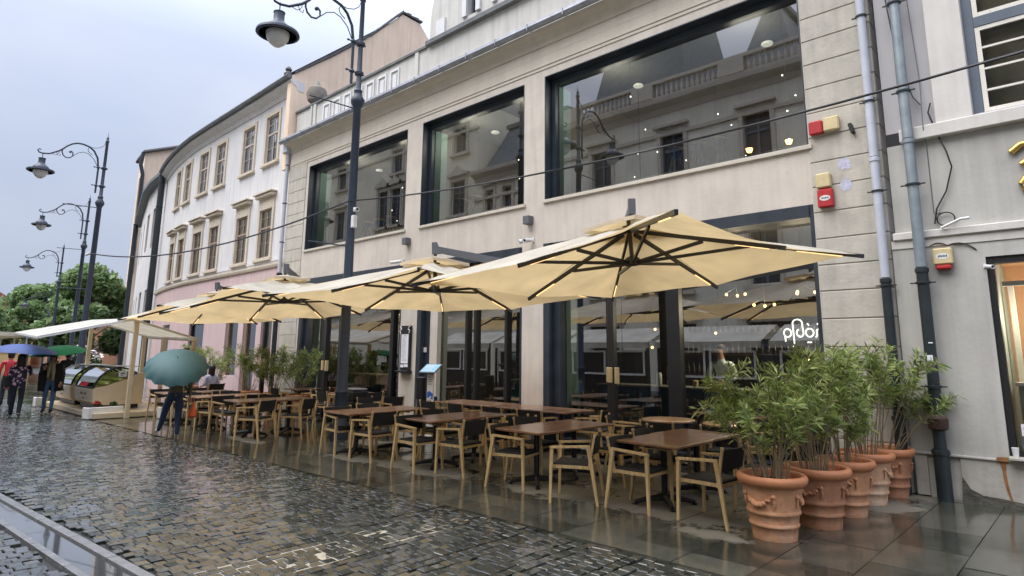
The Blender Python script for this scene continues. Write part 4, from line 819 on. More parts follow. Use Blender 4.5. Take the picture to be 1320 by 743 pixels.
# ================================================================== STREET LAMPS
def lamp_tree(loc, label, extra=True):
    e = empty('street_lamp', loc, 0, label, 'street lamp', 'ornate lamps along the street')
    mb = MB(); mb.lathe([(.19, 0), (.19, .25), (.14, .32), (.13, .9), (.15, .95), (.115, 1.05), (.098, 4.0), (.088, 7.3), (.10, 7.32), (.15, 7.42), (.16, 7.5), (.10, 7.6), (.085, 7.66), (.10, 7.72), (.062, 7.78), (.05, 9.95), (.075, 10.0), (.04, 10.06), (.05, 10.12), (.012, 10.2), (.001, 10.4)], n=14)
    mb.build('pole', M['iron'], e, 40)
    mb = MB()
    arm = [(-.2, 7.85), (-.2, 8.85), (-.26, 9.25), (-.4, 9.5), (-.56, 9.63), (-.8, 9.69), (-.98, 9.68), (-1.14, 9.61), (-1.28, 9.5), (-1.4, 9.36), (-1.52, 9.24), (-1.8, 9.06), (-2.0, 9.02), (-2.12, 9.04), (-2.17, 9.12), (-2.12, 9.18), (-2.07, 9.14)]
    mb.tube([(0, a, b) for a, b in arm], [.034]*11+[.03, .028, .026, .024, .022, .02], 8)
    arm_o = mb.build('arm', M['iron'], e, 50)
    mb = MB()
    mb.tube([(0, a, b) for a, b in ((-1.42, 9.36), (-1.43, 9.22), (-1.38, 9.1), (-1.28, 9.03), (-1.16, 9.05), (-1.08, 9.14), (-1.08, 9.26), (-1.14, 9.32), (-1.19, 9.28))], .022, 7)
    mb.ball((0, -1.17, 9.28), .045, 8, 6)
    mb.tube([(0, a, b) for a, b in ((-1.06, 9.15), (-.92, 9.3), (-.74, 9.38), (-.57, 9.34), (-.38, 9.18), (-.25, 8.93))], .012, 6)
    mb.tube([(0, a, b) for a, b in ((-.57, 9.63), (-.62, 9.52), (-.58, 9.42), (-.45, 9.34))], .011, 6)
    mb.tube([(0, a, b) for a, b in ((-.6, 9.64), (-.42, 9.62), (-.23, 9.68), (-.1, 9.8), (-.04, 9.98))], .011, 6)
    mb.tube([(0, a, b) for a, b in ((-1.75, 9.08), (-1.62, 9.05), (-1.55, 9.1), (-1.5, 9.2))], .009, 5); mb.tube([(0, a, b) for a, b in ((-1.6, 9.17), (-1.55, 9.06), (-1.48, 9.05), (-1.47, 9.12))], .009, 5)
    mb.build('scroll', M['iron'], arm_o, 50)
    for z in (8.15, 8.88):
        mb = MB(); mb.tube([(0, -.34, z), (0, .13, z)], .018, 6); mb.ball((0, -.2, z), .06, 8, 6); mb.lathe([(.05, -.07), (.105, -.03), (.105, .03), (.05, .07)], (0, 0, z), 10)
        mb.lathe([(.001, 0), (.035, .03), (.001, .08)], (0, 0, 0), 6, Matrix.Translation((0, -.3, z)) @ Matrix.Rotation(R(90), 4, 'X')); mb.build('clamp', M['iron'], e, 40)
    mb = MB(); mb.tube([(0, -.05, 7.28), (0, -1.2, 7.24)], .016, 6); mb.build('banner_bar', M['iron'], e)
    if extra: mb = MB(); mb.tube([(0, -.05, 4.08), (0, -1.0, 4.07)], .014, 6); mb.build('lower_bar', M['iron'], e)
    ln = MB(); ln.lathe([(.012, .2), (.012, .0), (.03, -.02), (.12, -.03), (.12, -.05), (.11, -.06), (.11, -.22), (.125, -.25), (.14, -.27), (.22, -.34), (.265, -.40), (.27, -.47), (.25, -.48), (.23, -.45), (.05, -.4)], (0, -2.0, 8.86), 20)
    lo = ln.build('lantern', M['iron'], e, 40)
    rg = MB(); rg.lathe([(.385, -.50), (.43, -.48), (.44, -.53), (.385, -.56), (.385, -.50)], (0, -2.0, 8.86), 24)
    for a in (0, 2.1, 4.2): rg.tube([(math.cos(a)*.25, -2+math.sin(a)*.25, 8.42), (math.cos(a)*.43, -2+math.sin(a)*.43, 8.33)], .012, 5)
    rg.build('ring', M['iron'], lo, 40)
    bw = MB(); bw.lathe([(.235, -.46), (.24, -.53), (.22, -.63), (.16, -.73), (.07, -.80), (.001, -.82)], (0, -2.0, 8.86), 20); bw.build('bowl', M['opal'], lo, 60)
    return e
L1 = lamp_tree((-11.95, 7.5, 0), 'dark iron street lamp between the parasols in front of the café')
for loc, lab, rz in (((-28.2, 6.4, 0), 'tall iron street lamp left of the curved building', 0), ((-40, 8.6, -.1), 'middle sized lamp seen just behind the tall left lamp', 0), ((-55, 10.6, -.8), 'smallest of the lamps beside the tall left lamp, near the tree', 0), ((-78, 14.5, -2.2), 'tiny far lamp between the two trees', 0), ((-15.87, -.5, 0), 'lamp across the street, mirrored in the right upper window', 0)):
    c = copy_tree(L1); c.location = loc; c['label'] = lab; c.scale = (1.31,)*3 if 'mirrored' in lab else (1, 1, 1)
tn = MB()
tn.rbox(-.09, .09, -.15, .05, 4.55, 4.9, .02); tn.build
def bullet_cam(name, loc, rz, label, double=False):
    e = empty(name, loc, rz, label, 'security camera', 'white security cameras')
    mb = MB(); mb.rbox(-.03, .03, -.03, 0, -.05, .05, .006); mb.tube([(0, -.02, 0), (0, -.09, -.01)], .016, 6); mb.build('bracket', M['white'], e)
    for a in ((-.3, .5) if double else (0,)):
        T = Matrix.Translation((0, -.1, -.02)) @ Matrix.Rotation(a, 4, 'Z') @ Matrix.Rotation(R(100), 4, 'X')
        b_ = MB(); b_.lathe([(.03, -.04), (.042, -.02), (.042, .2), (.048, .2), (.048, .24), (.04, .24), (.04, .215), (.001, .212)], (0, 0, 0), 12, T); bo = b_.build('housing', M['white'], e, 40)
        MB().lathe([(.026, .2155), (.001, .2156)], (0, 0, 0), 10, T).build('lens', M['black'], bo)
    return e
bullet_cam('security_camera', (-13.31, D, 4.18), -.6, 'single white bullet camera above the left shopfront frame')
bullet_cam('security_camera', (-8.74, D, 4.2), -.3, 'pair of white bullet cameras on one bracket above the pier', True)
bullet_cam('security_camera', (-11.84, 7.5, 4.9), 1.2, 'white camera strapped to the lamp post between the parasols')
bullet_cam('security_camera', (-28.2, 6.28, 5.5), -1.8, 'white camera and box on the tall left lamp', True)
sc_ = bullet_cam('security_camera', (-1.02, D-.06, 2.93), .6, 'small grey camera at the top corner of the shop window'); sc_.scale = (.55, .55, .55)
jb = MB(); jb.rbox(-.055, .055, -.05, .05, -.14, .14, .012); jb = jb.build('junction_box', M['white']); jb.location = (-11.80, 7.48, 4.62); tag(jb, 'white junction box on the lamp post below its camera', 'junction box')
# overhead cables
def sagging(name, pts, r, m, label, cat='cable'):
    o = MB().tube(pts, r, 6).build(name, m, None, 60); return tag(o, label, cat)
def cat(a, b, sag, n=18): a = Vector(a); b = Vector(b); return [a.lerp(b, t/n)-Vector((0, 0, sag*4*(t/n)*(1-t/n))) for t in range(n+1)]
sagging('overhead_cable', cat((-28.1, 6.3, 5.45), (-11.95, 7.42, 5.1), .55), .022, M['cable'], 'black cable sagging between the two large street lamps')
sagging('overhead_cable', cat((-11.95, 7.42, 5.1), (3.0, 7.9, 5.1), .42), .016, M['cable'], 'black cable crossing in front of the upper windows')

# ================================================================== PARASOLS
def parasol(loc, rot, s, mast, label, zt=.58, mast_r=.06):
    """cantilever parasol: canopy square of side s at loc, mast standing at mast (x,y)"""
    e = empty('cantilever_parasol', (mast[0], mast[1], 0), 0, label, 'parasol', 'cream cantilever parasols'); I = Matrix.Translation((-mast[0], -mast[1], 0))
    T = I @ Matrix.Translation(loc) @ Euler(rot).to_matrix().to_4x4(); h = s/2
    rim = []; N = 8
    cor = [(-1, -1), (1, -1), (1, 1), (-1, 1)]
    keys = []
    for i in range(4):
        a = cor[i]; b = cor[(i+1) % 4]; keys += [(a[0]*h, a[1]*h, 0), ((a[0]+b[0])/2*h*.975, (a[1]+b[1])/2*h*.975, -.09)]
    mb = MB(); apex = Vector((0, 0, zt)); nr, ns = 8, 6
    grid = []
    for k in range(8):
        A = Vector(keys[k]); B = Vector(keys[(k+1) % 8])
        for j in range(ns+1):
            t = j/ns; E_ = A.lerp(B, t); inn = 1-.05*math.sin(math.pi*t); E_ = Vector((E_.x*inn, E_.y*inn, E_.z+.015*math.sin(math.pi*t)))
            col = []
            for i in range(nr+1):
                q = .09+.91*i/nr; p = apex.lerp(E_, q); p.z -= .06*math.sin(math.pi*t)*math.sin(math.pi*min(1, q*.95)) - .012*math.sin(math.pi*q) + .006*math.sin(9*t*math.pi+k*1.7+q*11)*(q > .3); col.append(p)
            grid.append((k, j, col))
    vs = []; idx = {}
    for k, j, col in grid:
        for i, p in enumerate(col): idx[k, j, i] = len(vs); vs.append(T @ p)
    fs = [(idx[k, j, i], idx[k, j+1, i], idx[k, j+1, i+1], idx[k, j, i+1]) for k in range(8) for j in range(ns) for i in range(nr)]
    mb.add(vs, fs); cn = mb.build('canopy', M['canvas'], e, 35)
    # wind vent cap
    mb = MB(); vs = []
    for k in range(8):
        A = Vector(keys[k]); vs.append(T @ (Vector((A.x*.21, A.y*.21, zt-.02+.02*(k % 2)))))
    vs.append(T @ Vector((0, 0, zt+.1))); mb.add(vs, [(k, (k+1) % 8, 8) for k in range(8)])
    vs2 = [p+Vector((0, 0, -.05)) for p in vs[:8]]; mb.add(vs[:8]+vs2, [(k, (k+1) % 8, 8+(k+1) % 8, 8+k) for k in range(8)]); mb.build('vent_cap', M['canvas'], cn)
    hub = Vector((0, 0, zt-.50)); top = Vector((0, 0, zt-.05))
    mb = MB(); mb.lathe([(.10, -.03), (.10, .05), (.05, .08)], hub, 12, T); mb.lathe([(.09, -.04), (.09, .03)], top, 12, T); mb.tube([T @ hub, T @ Vector((0, 0, zt+.1))], .028, 8); mb.build('hub', M['alu_dark'], e, 40)
    for k in range(8):
        A = Vector(keys[k]); E_ = A*1.015; a0 = top.lerp(E_, .05); off = Vector((0, 0, -.03))
        r_ = MB().bar(T @ (a0+off), T @ (E_+off), .016, .024).build('rib', M['alu_dark'], e)
        q = top.lerp(E_, .52)+off*2; MB().bar(T @ (hub+(E_.normalized())*.08), T @ q, .014, .02).build('strut', M['alu_dark'], r_)
        l0 = top.lerp(E_, .72)+Vector((0, 0, -.058)); l1 = top.lerp(E_, .91)+Vector((0, 0, -.058)); MB().bar(T @ l0, T @ l1, .007, .004).build('led_strip', M['led'], r_)
    head = I @ (Vector(loc)+Vector((0, 0, .80))); mt = Vector((0, 0, head.z-.42))
    mb = MB(); mb.bar(mt+Vector((0, 0, -.1)), head, .05, .10, .035, .05); 
    d = (head-mt).normalized(); side = Vector((-d.y, d.x, 0)).normalized()
    hb = [head+d*-.1+Vector((0, 0, -.06)), head+d*.06+Vector((0, 0, -.1)), head+d*.07+Vector((0, 0, .1)), head+d*-.02+Vector((0, 0, .12))]
    mb.add([p+side*.045 for p in hb]+[p-side*.045 for p in hb], [(0, 1, 2, 3), (7, 6, 5, 4), (0, 4, 5, 1), (1, 5, 6, 2), (2, 6, 7, 3), (3, 7, 4, 0)])
    mb.tube([head, T @ Vector((0, 0, zt+.08))], .03, 8); mb.build('arm', M['alu_grey'], e)
    MB().rbox(-mast_r, mast_r, -mast_r, mast_r, .04, mt.z, .01).build('mast', M['alu_dark'], e)
    MB().rbox(-.38, .38, -.38, .38, .003, .07, .015).build('base_plate', M['alu_dark'], e)
    MB().rbox(-.04, .04, -mast_r-.05, -mast_r-.002, 1.3, 1.56, .01).build('switch_box', M['cream_plastic'], e)
    MB().rbox(mast_r+.002, mast_r+.05, -.06, .04, 1.28, 1.56, .01).build('switch_box', M['cream_plastic'], e)
    return e
parasol((-4.3, 6.85, 2.85), (R(1.1), R(-4.3), R(-5.6)), 4.0, (-6.24, 9.22), 'largest cream parasol at the right, over the tables beside the potted oleanders')
parasol((-8.26, 6.88, 2.74), (R(-1.0), R(-1.6), R(1.1)), 4.0, (-6.38, 9.38), 'second cream parasol from the right, its dark arm showing above the canopy')
parasol((-12.9, 6.55, 2.76), (R(.6), R(-4.2), R(-3.6)), 3.8, (-15.55, 9.2), 'third cream parasol, behind the lamp post, with glowing rib lights')
parasol((-17.9, 7.1, 2.76), (R(.6), R(-3), R(-3.6)), 3.8, (-19.4, 9.3), 'farthest cream parasol, mostly hidden, next to the ice cream stall')

# ================================================================== TABLES AND CHAIRS
def make_table(round_=False):
    e = empty('cafe_table', (0, 0, 0)); 
    if round_:
        MB().lathe([(.41, .722), (.425, .73), (.425, .745), (.415, .752), (.001, .752)], n=32).build('table_top', M['round_wood'], e, 40)
    else:
        mb = MB(); mb.rbox(-.435, .435, -.435, .435, .716, .748, .006); tp = mb.build('table_top', M['table_wood'], e)
        mb = MB(); mb.box(-.36, .36, -.03, .03, .69, .7155); mb.box(-.03, .03, -.36, .36, .685, .7145); mb.build('support_frame', M['black'], e)
    mb = MB(); mb.tube([(0, 0, .05), (0, 0, .70)], .038, 10); mb.build('pedestal', M['black'], e, 40)
    mb = MB()
    for k in range(4):
        a = math.pi/4+k*math.pi/2; c_, s_ = math.cos(a), math.sin(a)
        mb.tube([(0, 0, .085), (c_*.2, s_*.2, .065), (c_*.36, s_*.36, .03)], [.04, .032, .024], 6); mb.lathe([(.03, 0), (.035, .015), (.001, .03)], (c_*.36, s_*.36, 0), 8)
    mb.build('base', M['black'], e, 40)
    return e
def make_chair():
    e = empty('armchair', (0, 0, 0))
    mb = MB(); n = 9
    for i in range(n):
        for j in range(n):
            pass
    mb.rbox(-.205, .255, -.225, .225, .425, .462, .014); 
    mb.build('seat', M['cord'], e)
    # curved woven back
    mb = MB(); vs = []; k = 9
    for i in range(k):
        y = -.255+.51*i/(k-1); bow = .045*(1-(y/.255)**2)
        for (dx, z) in ((0, .575), (-.035, .79)):
            vs.append((-.218-bow+dx+.012, y, z)); vs.append((-.218-bow+dx-.012, y, z))
    fs = []
    for i in range(k-1):
        a = i*4; b = a+4; fs += [(a, b, b+2, a+2), (a+1, a+3, b+3, b+1), (a+2, b+2, b+3, a+3), (a, a+1, b+1, b)]
    fs += [(0, 2, 3, 1), (4*k-4, 4*k-3, 4*k-1, 4*k-2)]
    mb.add(vs, fs); mb.build('backrest', M['cord'], e, 40)
    for s in (-1, 1):
        y = .262*s
        fl = MB().bar((.275, y+.012*s, 0), (.255, y, .645), .0125, .0145, .019, .021, (1, 0, 0)); fl.build('leg', M['oak'], e)
        rl = MB().bar((-.30, y+.012*s, 0), (-.195, y, .665), .0125, .0145, .020, .024, (1, 0, 0)); rl.build('leg', M['oak'], e)
        ar = MB(); ar.add([(.278, y-.026, .634), (.278, y+.026, .634), (.278, y+.026, .658), (.278, y-.026, .658), (-.215, y-.018, .66), (-.215, y+.018, .66), (-.215, y+.018, .688), (-.215, y-.018, .688)], [(0, 1, 2, 3), (7, 6, 5, 4), (0, 4, 5, 1), (1, 5, 6, 2), (2, 6, 7, 3), (3, 7, 4, 0)]); ar.build('armrest', M['oak'], e)
        sp_ = MB().bar((-.19, .235*s, .40), (-.272, .258*s, .815), .013, .013); so = sp_.build('back_post', M['oak'], e); MB().lathe([(.0175, -.02), (.019, .0), (.001, .012)], (-.272, .258*s, .805), 8).build('cap', M['oak_pale'], so)
        MB().box(-.225, .285, y-.012-.028*s, y+.012-.028*s, .405, .44).build('side_rail', M['oak'], e)
    MB().box(.235, .262, -.24, .24, .395, .424).build('front_rail', M['oak'], e)
    MB().box(-.215, -.19, -.24, .24, .395, .424).build('back_rail', M['oak'], e)
    return e
tproto, rproto, cproto = make_table(), make_table(True), make_chair()
used = {}
def put(proto, loc, rz, label, catg, group):
    o = proto if not used.get(proto.name) else copy_tree(proto)
    used[proto.name] = 1 if o is proto else used[proto.name]+1
    o.location = loc; o.rotation_euler.z = rz; tag(o, label, catg, group); return o
ROWS = [(-4.08, 6.65, 'nearest the terracotta pots'), (-5.96, 6.46, 'second from the terracotta pots'), (-8.02, 6.36, 'third from the terracotta pots'), (-9.86, 6.1, 'just right of the lamp post'), (-13.6, 5.9, 'first left of the lamp post'), (-15.45, 5.78, 'second left of the lamp post'), (-17.3, 5.7, 'behind the man with the teal umbrella')]
TG, CG = 'brown café tables in rows', 'oak armchairs with black woven seats'
for x, y, nm in ROWS:
    sk = R(-1.5)
    put(tproto, (x, y+.435, 0), sk, f'square brown table {nm}, end by the street', 'table', TG)
    put(tproto, (x-.02, y+1.315, 0), sk, f'square brown table {nm}, end by the café', 'table', TG)
def chair(x, y, face, label): put(cproto, (x, y, 0), face, label, 'chair', CG)
E0, W0 = 0.0, math.pi      # facing +X / -X
spec = {0: [(-4.2, 6.72, .02, 'L'), (-3.31, 6.78, W0-.06, 'R'), (-4.42, 7.62, .05, 'l'), (-3.12, 7.75, W0+.1, 'r')],
        1: [(-6.12, 6.62, .26, 'L'), (-4.98, 6.52, W0+.47, 'R'), (-6.5, 7.55, 0, 'l'), (-5.2, 7.85, W0-.12, 'r')],
        2: [(-7.99, 6.42, -.03, 'L'), (-7.26, 6.68, W0+.08, 'R'), (-8.5, 7.35, .06, 'l'), (-7.25, 7.6, W0-.05, 'r')],
        3: [(-10.12, 6.42, -.1, 'L'), (-9.2, 6.44, W0+.06, 'R'), (-10.4, 7.3, .05, 'l'), (-9.2, 7.35, W0+.06, 'r')],
        4: [(-14.32, 6.15, .1, 'L'), (-12.88, 6.12, W0+.45, 'R'), (-14.1, 7.1, .0, 'l'), (-12.82, 7.0, W0+.5, 'r')],
        5: [(-15.95, 6.05, .05, 'L'), (-14.93, 6.1, W0+.2, 'R'), (-16.0, 7.0, .0, 'l'), (-14.95, 6.95, W0, 'r')],
        6: [(-17.9, 6.0, .0, 'L'), (-16.75, 6.0, W0, 'R'), (-17.9, 6.9, .0, 'l'), (-16.75, 6.9, W0, 'r')]}
words = {'L': 'left side, street end', 'R': 'right side, street end', 'l': 'left side, café end', 'r': 'right side, café end'}
for k, lst in spec.items():
    for x, y, f, q in lst: chair(x, y, f, f'oak armchair at the table {ROWS[k][2]}, {words[q]}')
# second row along the façade
B = 9.42
for x, y, nm in ((-10.45, 9.62, 'left of the menu stand bay'), (-9.55, 9.62, 'right of it'), ):
    pass
BACK = [(-10.4, 9.55, 'by the glass below the menu stand'), (-9.52, 9.55, 'between the menu stand and the pale pier'), (-8.5, 9.5, 'in front of the pale pier'), (-7.6, 9.5, 'right of the pale pier by the glass'), (-14.6, 9.5, 'by the teal counter window'), (-17.0, 9.45, 'by the leftmost café window')]
for x, y, nm in BACK: put(tproto, (x, y, 0), 0, f'square brown table {nm}', 'table', TG)
put(rproto, (-5.32, 9.42, 0), 0, 'round honey coloured table left of its twin, before the blue counter', 'table', 'round tables by the glass')
put(rproto, (-4.32, 9.55, 0), 0, 'round honey coloured table half hidden behind the oleanders', 'table', 'round tables by the glass')
for x, y, f, lab in ((-10.4, 9.0-.15, math.pi/2, 'oak armchair on the street side of the table below the menu stand'), (-9.55, 8.85, math.pi/2-.1, 'oak armchair on the street side of the table between menu stand and pier'), (-8.5, 8.8, math.pi/2, 'oak armchair on the street side of the table at the pale pier'), (-7.6, 8.8, math.pi/2+.15, 'oak armchair on the street side of the table right of the pier'),
    (-6.85, 9.55, W0+.1, 'oak armchair right of the table beside the dark parasol masts'), (-11.2, 9.5, .1, 'oak armchair left of the table below the menu stand'), (-5.85, 8.95, .5, 'oak armchair left of the left round table'), (-5.0, 8.72, math.pi/2+.1, 'oak armchair before the two round tables, street side'), (-4.1, 8.82, math.pi/2+.2, 'oak armchair before the right round table, by the plants'), (-3.75, 9.7, W0, 'oak armchair behind the oleanders by the glass'),
    (-14.6, 8.85, math.pi/2, 'oak armchair before the teal counter window table'), (-13.9, 9.5, W0, 'oak armchair right of the teal counter window table'), (-15.3, 9.1, .3, 'oak armchair left of the teal counter window table'), (-16.3, 9.4, W0+.2, 'oak armchair right of the leftmost café window table'), (-17.0, 8.8, math.pi/2, 'oak armchair on the street side of the leftmost café window table'), (-12.2, 8.9, W0-.2, 'oak armchair alone beside the black stacked crates'), (-11.9, 6.0+2.3, .3, 'oak armchair directly behind the lamp post')):
    chair(x, y, f, lab)

# ================================================================== POTTED OLEANDERS
def oleander_leaves(stems, n, seed, lmin=.075, lmax=.15):
    r_ = np.random.default_rng(seed); V = []
    for _ in range(n):
        st = stems[r_.integers(len(stems))]; t = r_.beta(2.0, 1.4); i = min(int(t*(len(st)-1)), len(st)-2); u_ = t*(len(st)-1)-i
        p = np.array(st[i])*(1-u_)+np.array(st[i+1])*u_; ax = np.array(st[i+1])-np.array(st[i]); ax /= np.linalg.norm(ax)
        d = r_.normal(size=3); d -= ax*(d@ax); d /= np.linalg.norm(d); d = d*r_.uniform(.7, 1)+ax*r_.uniform(.1, .9); d /= np.linalg.norm(d)
        L_ = r_.uniform(lmin, lmax); wd = np.cross(d, ax+r_.normal(size=3)*.3); wd /= np.linalg.norm(wd)+1e-9; w_ = L_*r_.uniform(.07, .11)
        p = p+d*.006; dr = np.array([0, 0, -1])*L_*r_.uniform(.0, .22)
        m_ = p+d*L_*.5; tip = p+d*L_+dr
        V += [p, m_+wd*w_+dr*.2, tip, m_-wd*w_+dr*.2]
    return np.array(V)
def oleander(loc, label, sc=1.0, seed=1, height=1.25, spread=.75, n=1500, lean=(0, 0), group='potted oleanders', pot=True, rim_r=.335, clay='terracotta', ns=22):
    rr = random.Random(seed); e = empty('potted_oleander', loc, rr.uniform(-.3, .3), label, 'potted plant', group)
    zt = .60 if pot else 0
    if pot:
        mb = MB(); k = rim_r/.335
        mb.lathe([(r_*k, z) for r_, z in ((.205, .0), (.212, .05), (.218, .115), (.232, .125), (.238, .14), (.230, .155), (.228, .165), (.238, .23), (.252, .242), (.258, .258), (.250, .275), (.248, .285), (.272, .44), (.285, .485), (.290, .50))], n=40)
        po = mb.build('pot', M[clay], e, 50)
        mb = MB(); mb.lathe([(r_*k, z) for r_, z in ((.290, .50), (.312, .51), (.33, .535), (.338, .565), (.33, .592), (.31, .605), (.285, .602), (.275, .58), (.27, .54))], n=40); mb.build('rim', M['terracotta_rim'], po, 60)
        for q in range(3):
            mb = MB(); a0 = -2.1+q*2.09+.35
            for i in range(13):
                t = (i-6)/6; a = a0+t*.52; z = .345+.075*t*t; r_ = .262*k+(z-.345)*.15; s_ = .013+.02*(1-t*t)
                for _ in range(2): mb.ball((math.cos(a)*r_+rr.uniform(-.006, .006), math.sin(a)*r_+rr.uniform(-.006, .006), z+rr.uniform(-.014, .014)), s_*rr.uniform(.55, .9), 7, 5)
            for t in (-1, 1):
                a = a0+t*.6; mb.ball((math.cos(a)*.276*k, math.sin(a)*.276*k, .425), .022, 8, 6); mb.tube([(math.cos(a)*.277*k, math.sin(a)*.277*k, .42), (math.cos(a+.03)*.272*k, math.sin(a+.03)*.272*k, .36), (math.cos(a-.02)*.266*k, math.sin(a-.02)*.266*k, .31)], [.012, .015, .004], 6)
            mb.build('garland', M[clay], po, 60)
        MB().lathe([(.278*k, .535), (.1, .55), (.001, .555)], n=20).build('soil', M['soil'], e, 60)
    stems = []; mb = MB()
    for i in range(ns):
        a = rr.uniform(0, 2*math.pi); r0_ = rr.uniform(.02, .16); ht = height*rr.uniform(.55, 1.05)*(1 if rr.random() < .8 else .6); out_r = spread*rr.uniform(.15, 1)
        b0 = (math.cos(a)*r0_, math.sin(a)*r0_, zt-.06); dx, dy = math.cos(a)*out_r+lean[0]*rr.uniform(.3, 1), math.sin(a)*out_r+lean[1]*rr.uniform(.3, 1)
        st = [b0]+[(b0[0]+dx*t**1.35+rr.uniform(-.02, .02), b0[1]+dy*t**1.35+rr.uniform(-.02, .02), b0[2]+ht*t-.12*out_r*t*t) for t in (.25, .5, .72, .88, 1)]
        stems.append(st); mb.tube(st, [.008, .0065, .0055, .0045, .0035, .0025], 5)
        if rr.random() < .75:
            p = Vector(st[3]); q = [tuple(p), tuple(p+Vector((rr.uniform(-.18, .18), rr.uniform(-.18, .18), rr.uniform(.08, .2)))), tuple(p+Vector((rr.uniform(-.32, .32), rr.uniform(-.32, .32), rr.uniform(.2, .42))))]; stems.append(q); mb.tube(q, [.006, .005, .003], 5)
    mb.build('stems', M['stem'], e, 60)
    up = [st[2:] if len(st) > 4 else st for st in stems]
    quads_obj('foliage', oleander_leaves(up, int(n*1.45), seed+50), M['leaf'], e)
    return e
oleander((-2.60, 6.62, 0), 'oleander in the nearest terracotta pot, beside the last armchair', seed=11, height=1.2, spread=.5, n=1700, lean=(-.05, .02), ns=26)
oleander((-2.42, 7.42, 0), 'oleander in the second terracotta pot from the street', seed=12, height=1.28, spread=.5, n=1900, clay='terracotta_old', ns=20)
oleander((-2.36, 8.18, 0), 'oleander in the middle terracotta pot of the five', seed=23, height=1.36, spread=.55, n=1600, rim_r=.32, ns=18)
oleander((-2.36, 9.02, 0), 'oleander in the fourth terracotta pot, the palest one', seed=14, height=1.4, spread=.6, n=1300, lean=(.12, -.1), clay='terracotta_pale', ns=16)
oleander((-2.24, 9.68, 0), 'oleander in the farthest terracotta pot against the wall', seed=15, height=1.3, spread=.5, n=1100, lean=(.5, -.25), rim_r=.30, clay='terracotta_old', ns=14)
for i, (x, y, lab, hh) in enumerate(((-21.6, 8.7, 'leafy shrub in front of the pink wall, left of the seated person', 1.5), (-19.4, 8.9, 'dense leafy shrub behind the seated person', 1.55), (-18.1, 9.1, 'leafy shrub at the pink building corner', 1.5), (-16.9, 9.2, 'pale leafy shrub nearest the café glass', 1.45), (-23.4, 8.6, 'sparse leafy shrub by the arched pink doorway', 1.6))):
    oleander((x, y, 0), lab, seed=30+i, height=hh*.95, spread=.8, n=1500, group='shrubs at the pink wall', rim_r=.34)

# ================================================================== FACADE FITTINGS
for x, z, lab in ((-13.11, 4.67, 'dark box wall light under the left upper window'), (-8.83, 4.63, 'dark box wall light between the middle and right upper windows')):
    o = MB().rbox(-.085, .085, -.17, -.002, -.09, .09, .006).build('wall_light', M['alu_grey']); o.location = (x, D, z); tag(o, lab, 'wall light', 'box wall lights')
def downpipe(x, y, segs, label, r=.06, name='downpipe'):
    e = empty(name, (x, y, 0), 0, label, 'downpipe')
    for z0, z1, m_, r_, nm in segs:
        mb = MB(); mb.tube([(0, 0, z0), (0, 0, z1)], r_, 14); mb.lathe([(r_*1.18, 0), (r_*1.18, .05), (r_, .06)], (0, 0, z1-.06), 14); mb.build(nm, m_, e, 40)
    z = 1.4
    while z < segs[-1][1]: mb = MB(); mb.lathe([(r*1.12, -.015), (r*1.3, -.012), (r*1.3, .012), (r*1.12, .015)], (0, 0, z), 12); mb.box(-r*2.1, r*2.1, -.012, .012, z-.008, z+.008); mb.box(-.012, .012, 0, .12, z-.008, z+.008); z += 1.35; mb.build('bracket', M['pipe_dark'], e)
    return e
p1 = downpipe(-2.13, D-.13, [(0.0, 1.0, M['pipe_dark'], .075, 'foot'), (1.0, 2.85, M['pipe_dark'], .064, 'cast_iron_pipe'), (2.86, 4.6, M['pipe_white'], .06, 'painted_pipe'), (4.61, 8.85, M['pipe_white'], .06, 'painted_pipe')], 'left of two downpipes, painted pale above and black below')
mb = MB(); mb.tube([(0, 0, 8.8), (-.05, -.12, 8.9), (-.1, -.28, 8.95)], .06, 10); mb.build('elbow', M['pipe_white'], p1, 40)
p2 = downpipe(-1.68, D-.2, [(0.0, .62, M['pipe_dark'], .088, 'foot'), (.62, 2.95, M['pipe_dark'], .07, 'cast_iron_pipe'), (2.96, 4.75, M['pipe_zinc'], .068, 'zinc_pipe'), (4.76, 9.5, M['pipe_zinc'], .068, 'zinc_pipe')], 'right downpipe, zinc grey above and black cast iron below', .07)
mb = MB(); mb.lathe([(.07, -.1), (.115, -.07), (.12, .05), (.07, .1)], (0, 0, .95), 14); mb.build('cleaning_port', mat('rusty_iron', (.06, .03, .022), .7, .35, 12, .5, 40), p2, 40)
mb = MB(); mb.rbox(-.03, .035, -.079, -.072, 1.72, 1.80, .002); mb.rbox(.0, .05, -.079, -.072, 1.95, 1.965, .002); mb.build('paper_scrap', M['paper'], p2)
p3 = downpipe(-20.02, D-.08, [(0.0, 4.4, M['pipe_dark'], .08, 'cast_iron_pipe'), (4.41, 8.6, M['pipe_white'], .065, 'painted_pipe')], 'pale downpipe between the café and the curved building')
mb = MB(); mb.rbox(-.16, .16, -.14, .1, 8.58, 8.95, .02); mb.build('hopper', M['pipe_white'], p3)
p4 = downpipe(-36.7, 11.1, [(0, 11.3, M['pipe_dark'], .16, 'pipe')], 'thick dark downpipe at the far end of the curved building', .14)
p5 = downpipe(-52.8, 14.5, [(0, 11.3, M['pipe_dark'], .16, 'pipe')], 'thin dark downpipe at the far end of the narrow white house', .14)
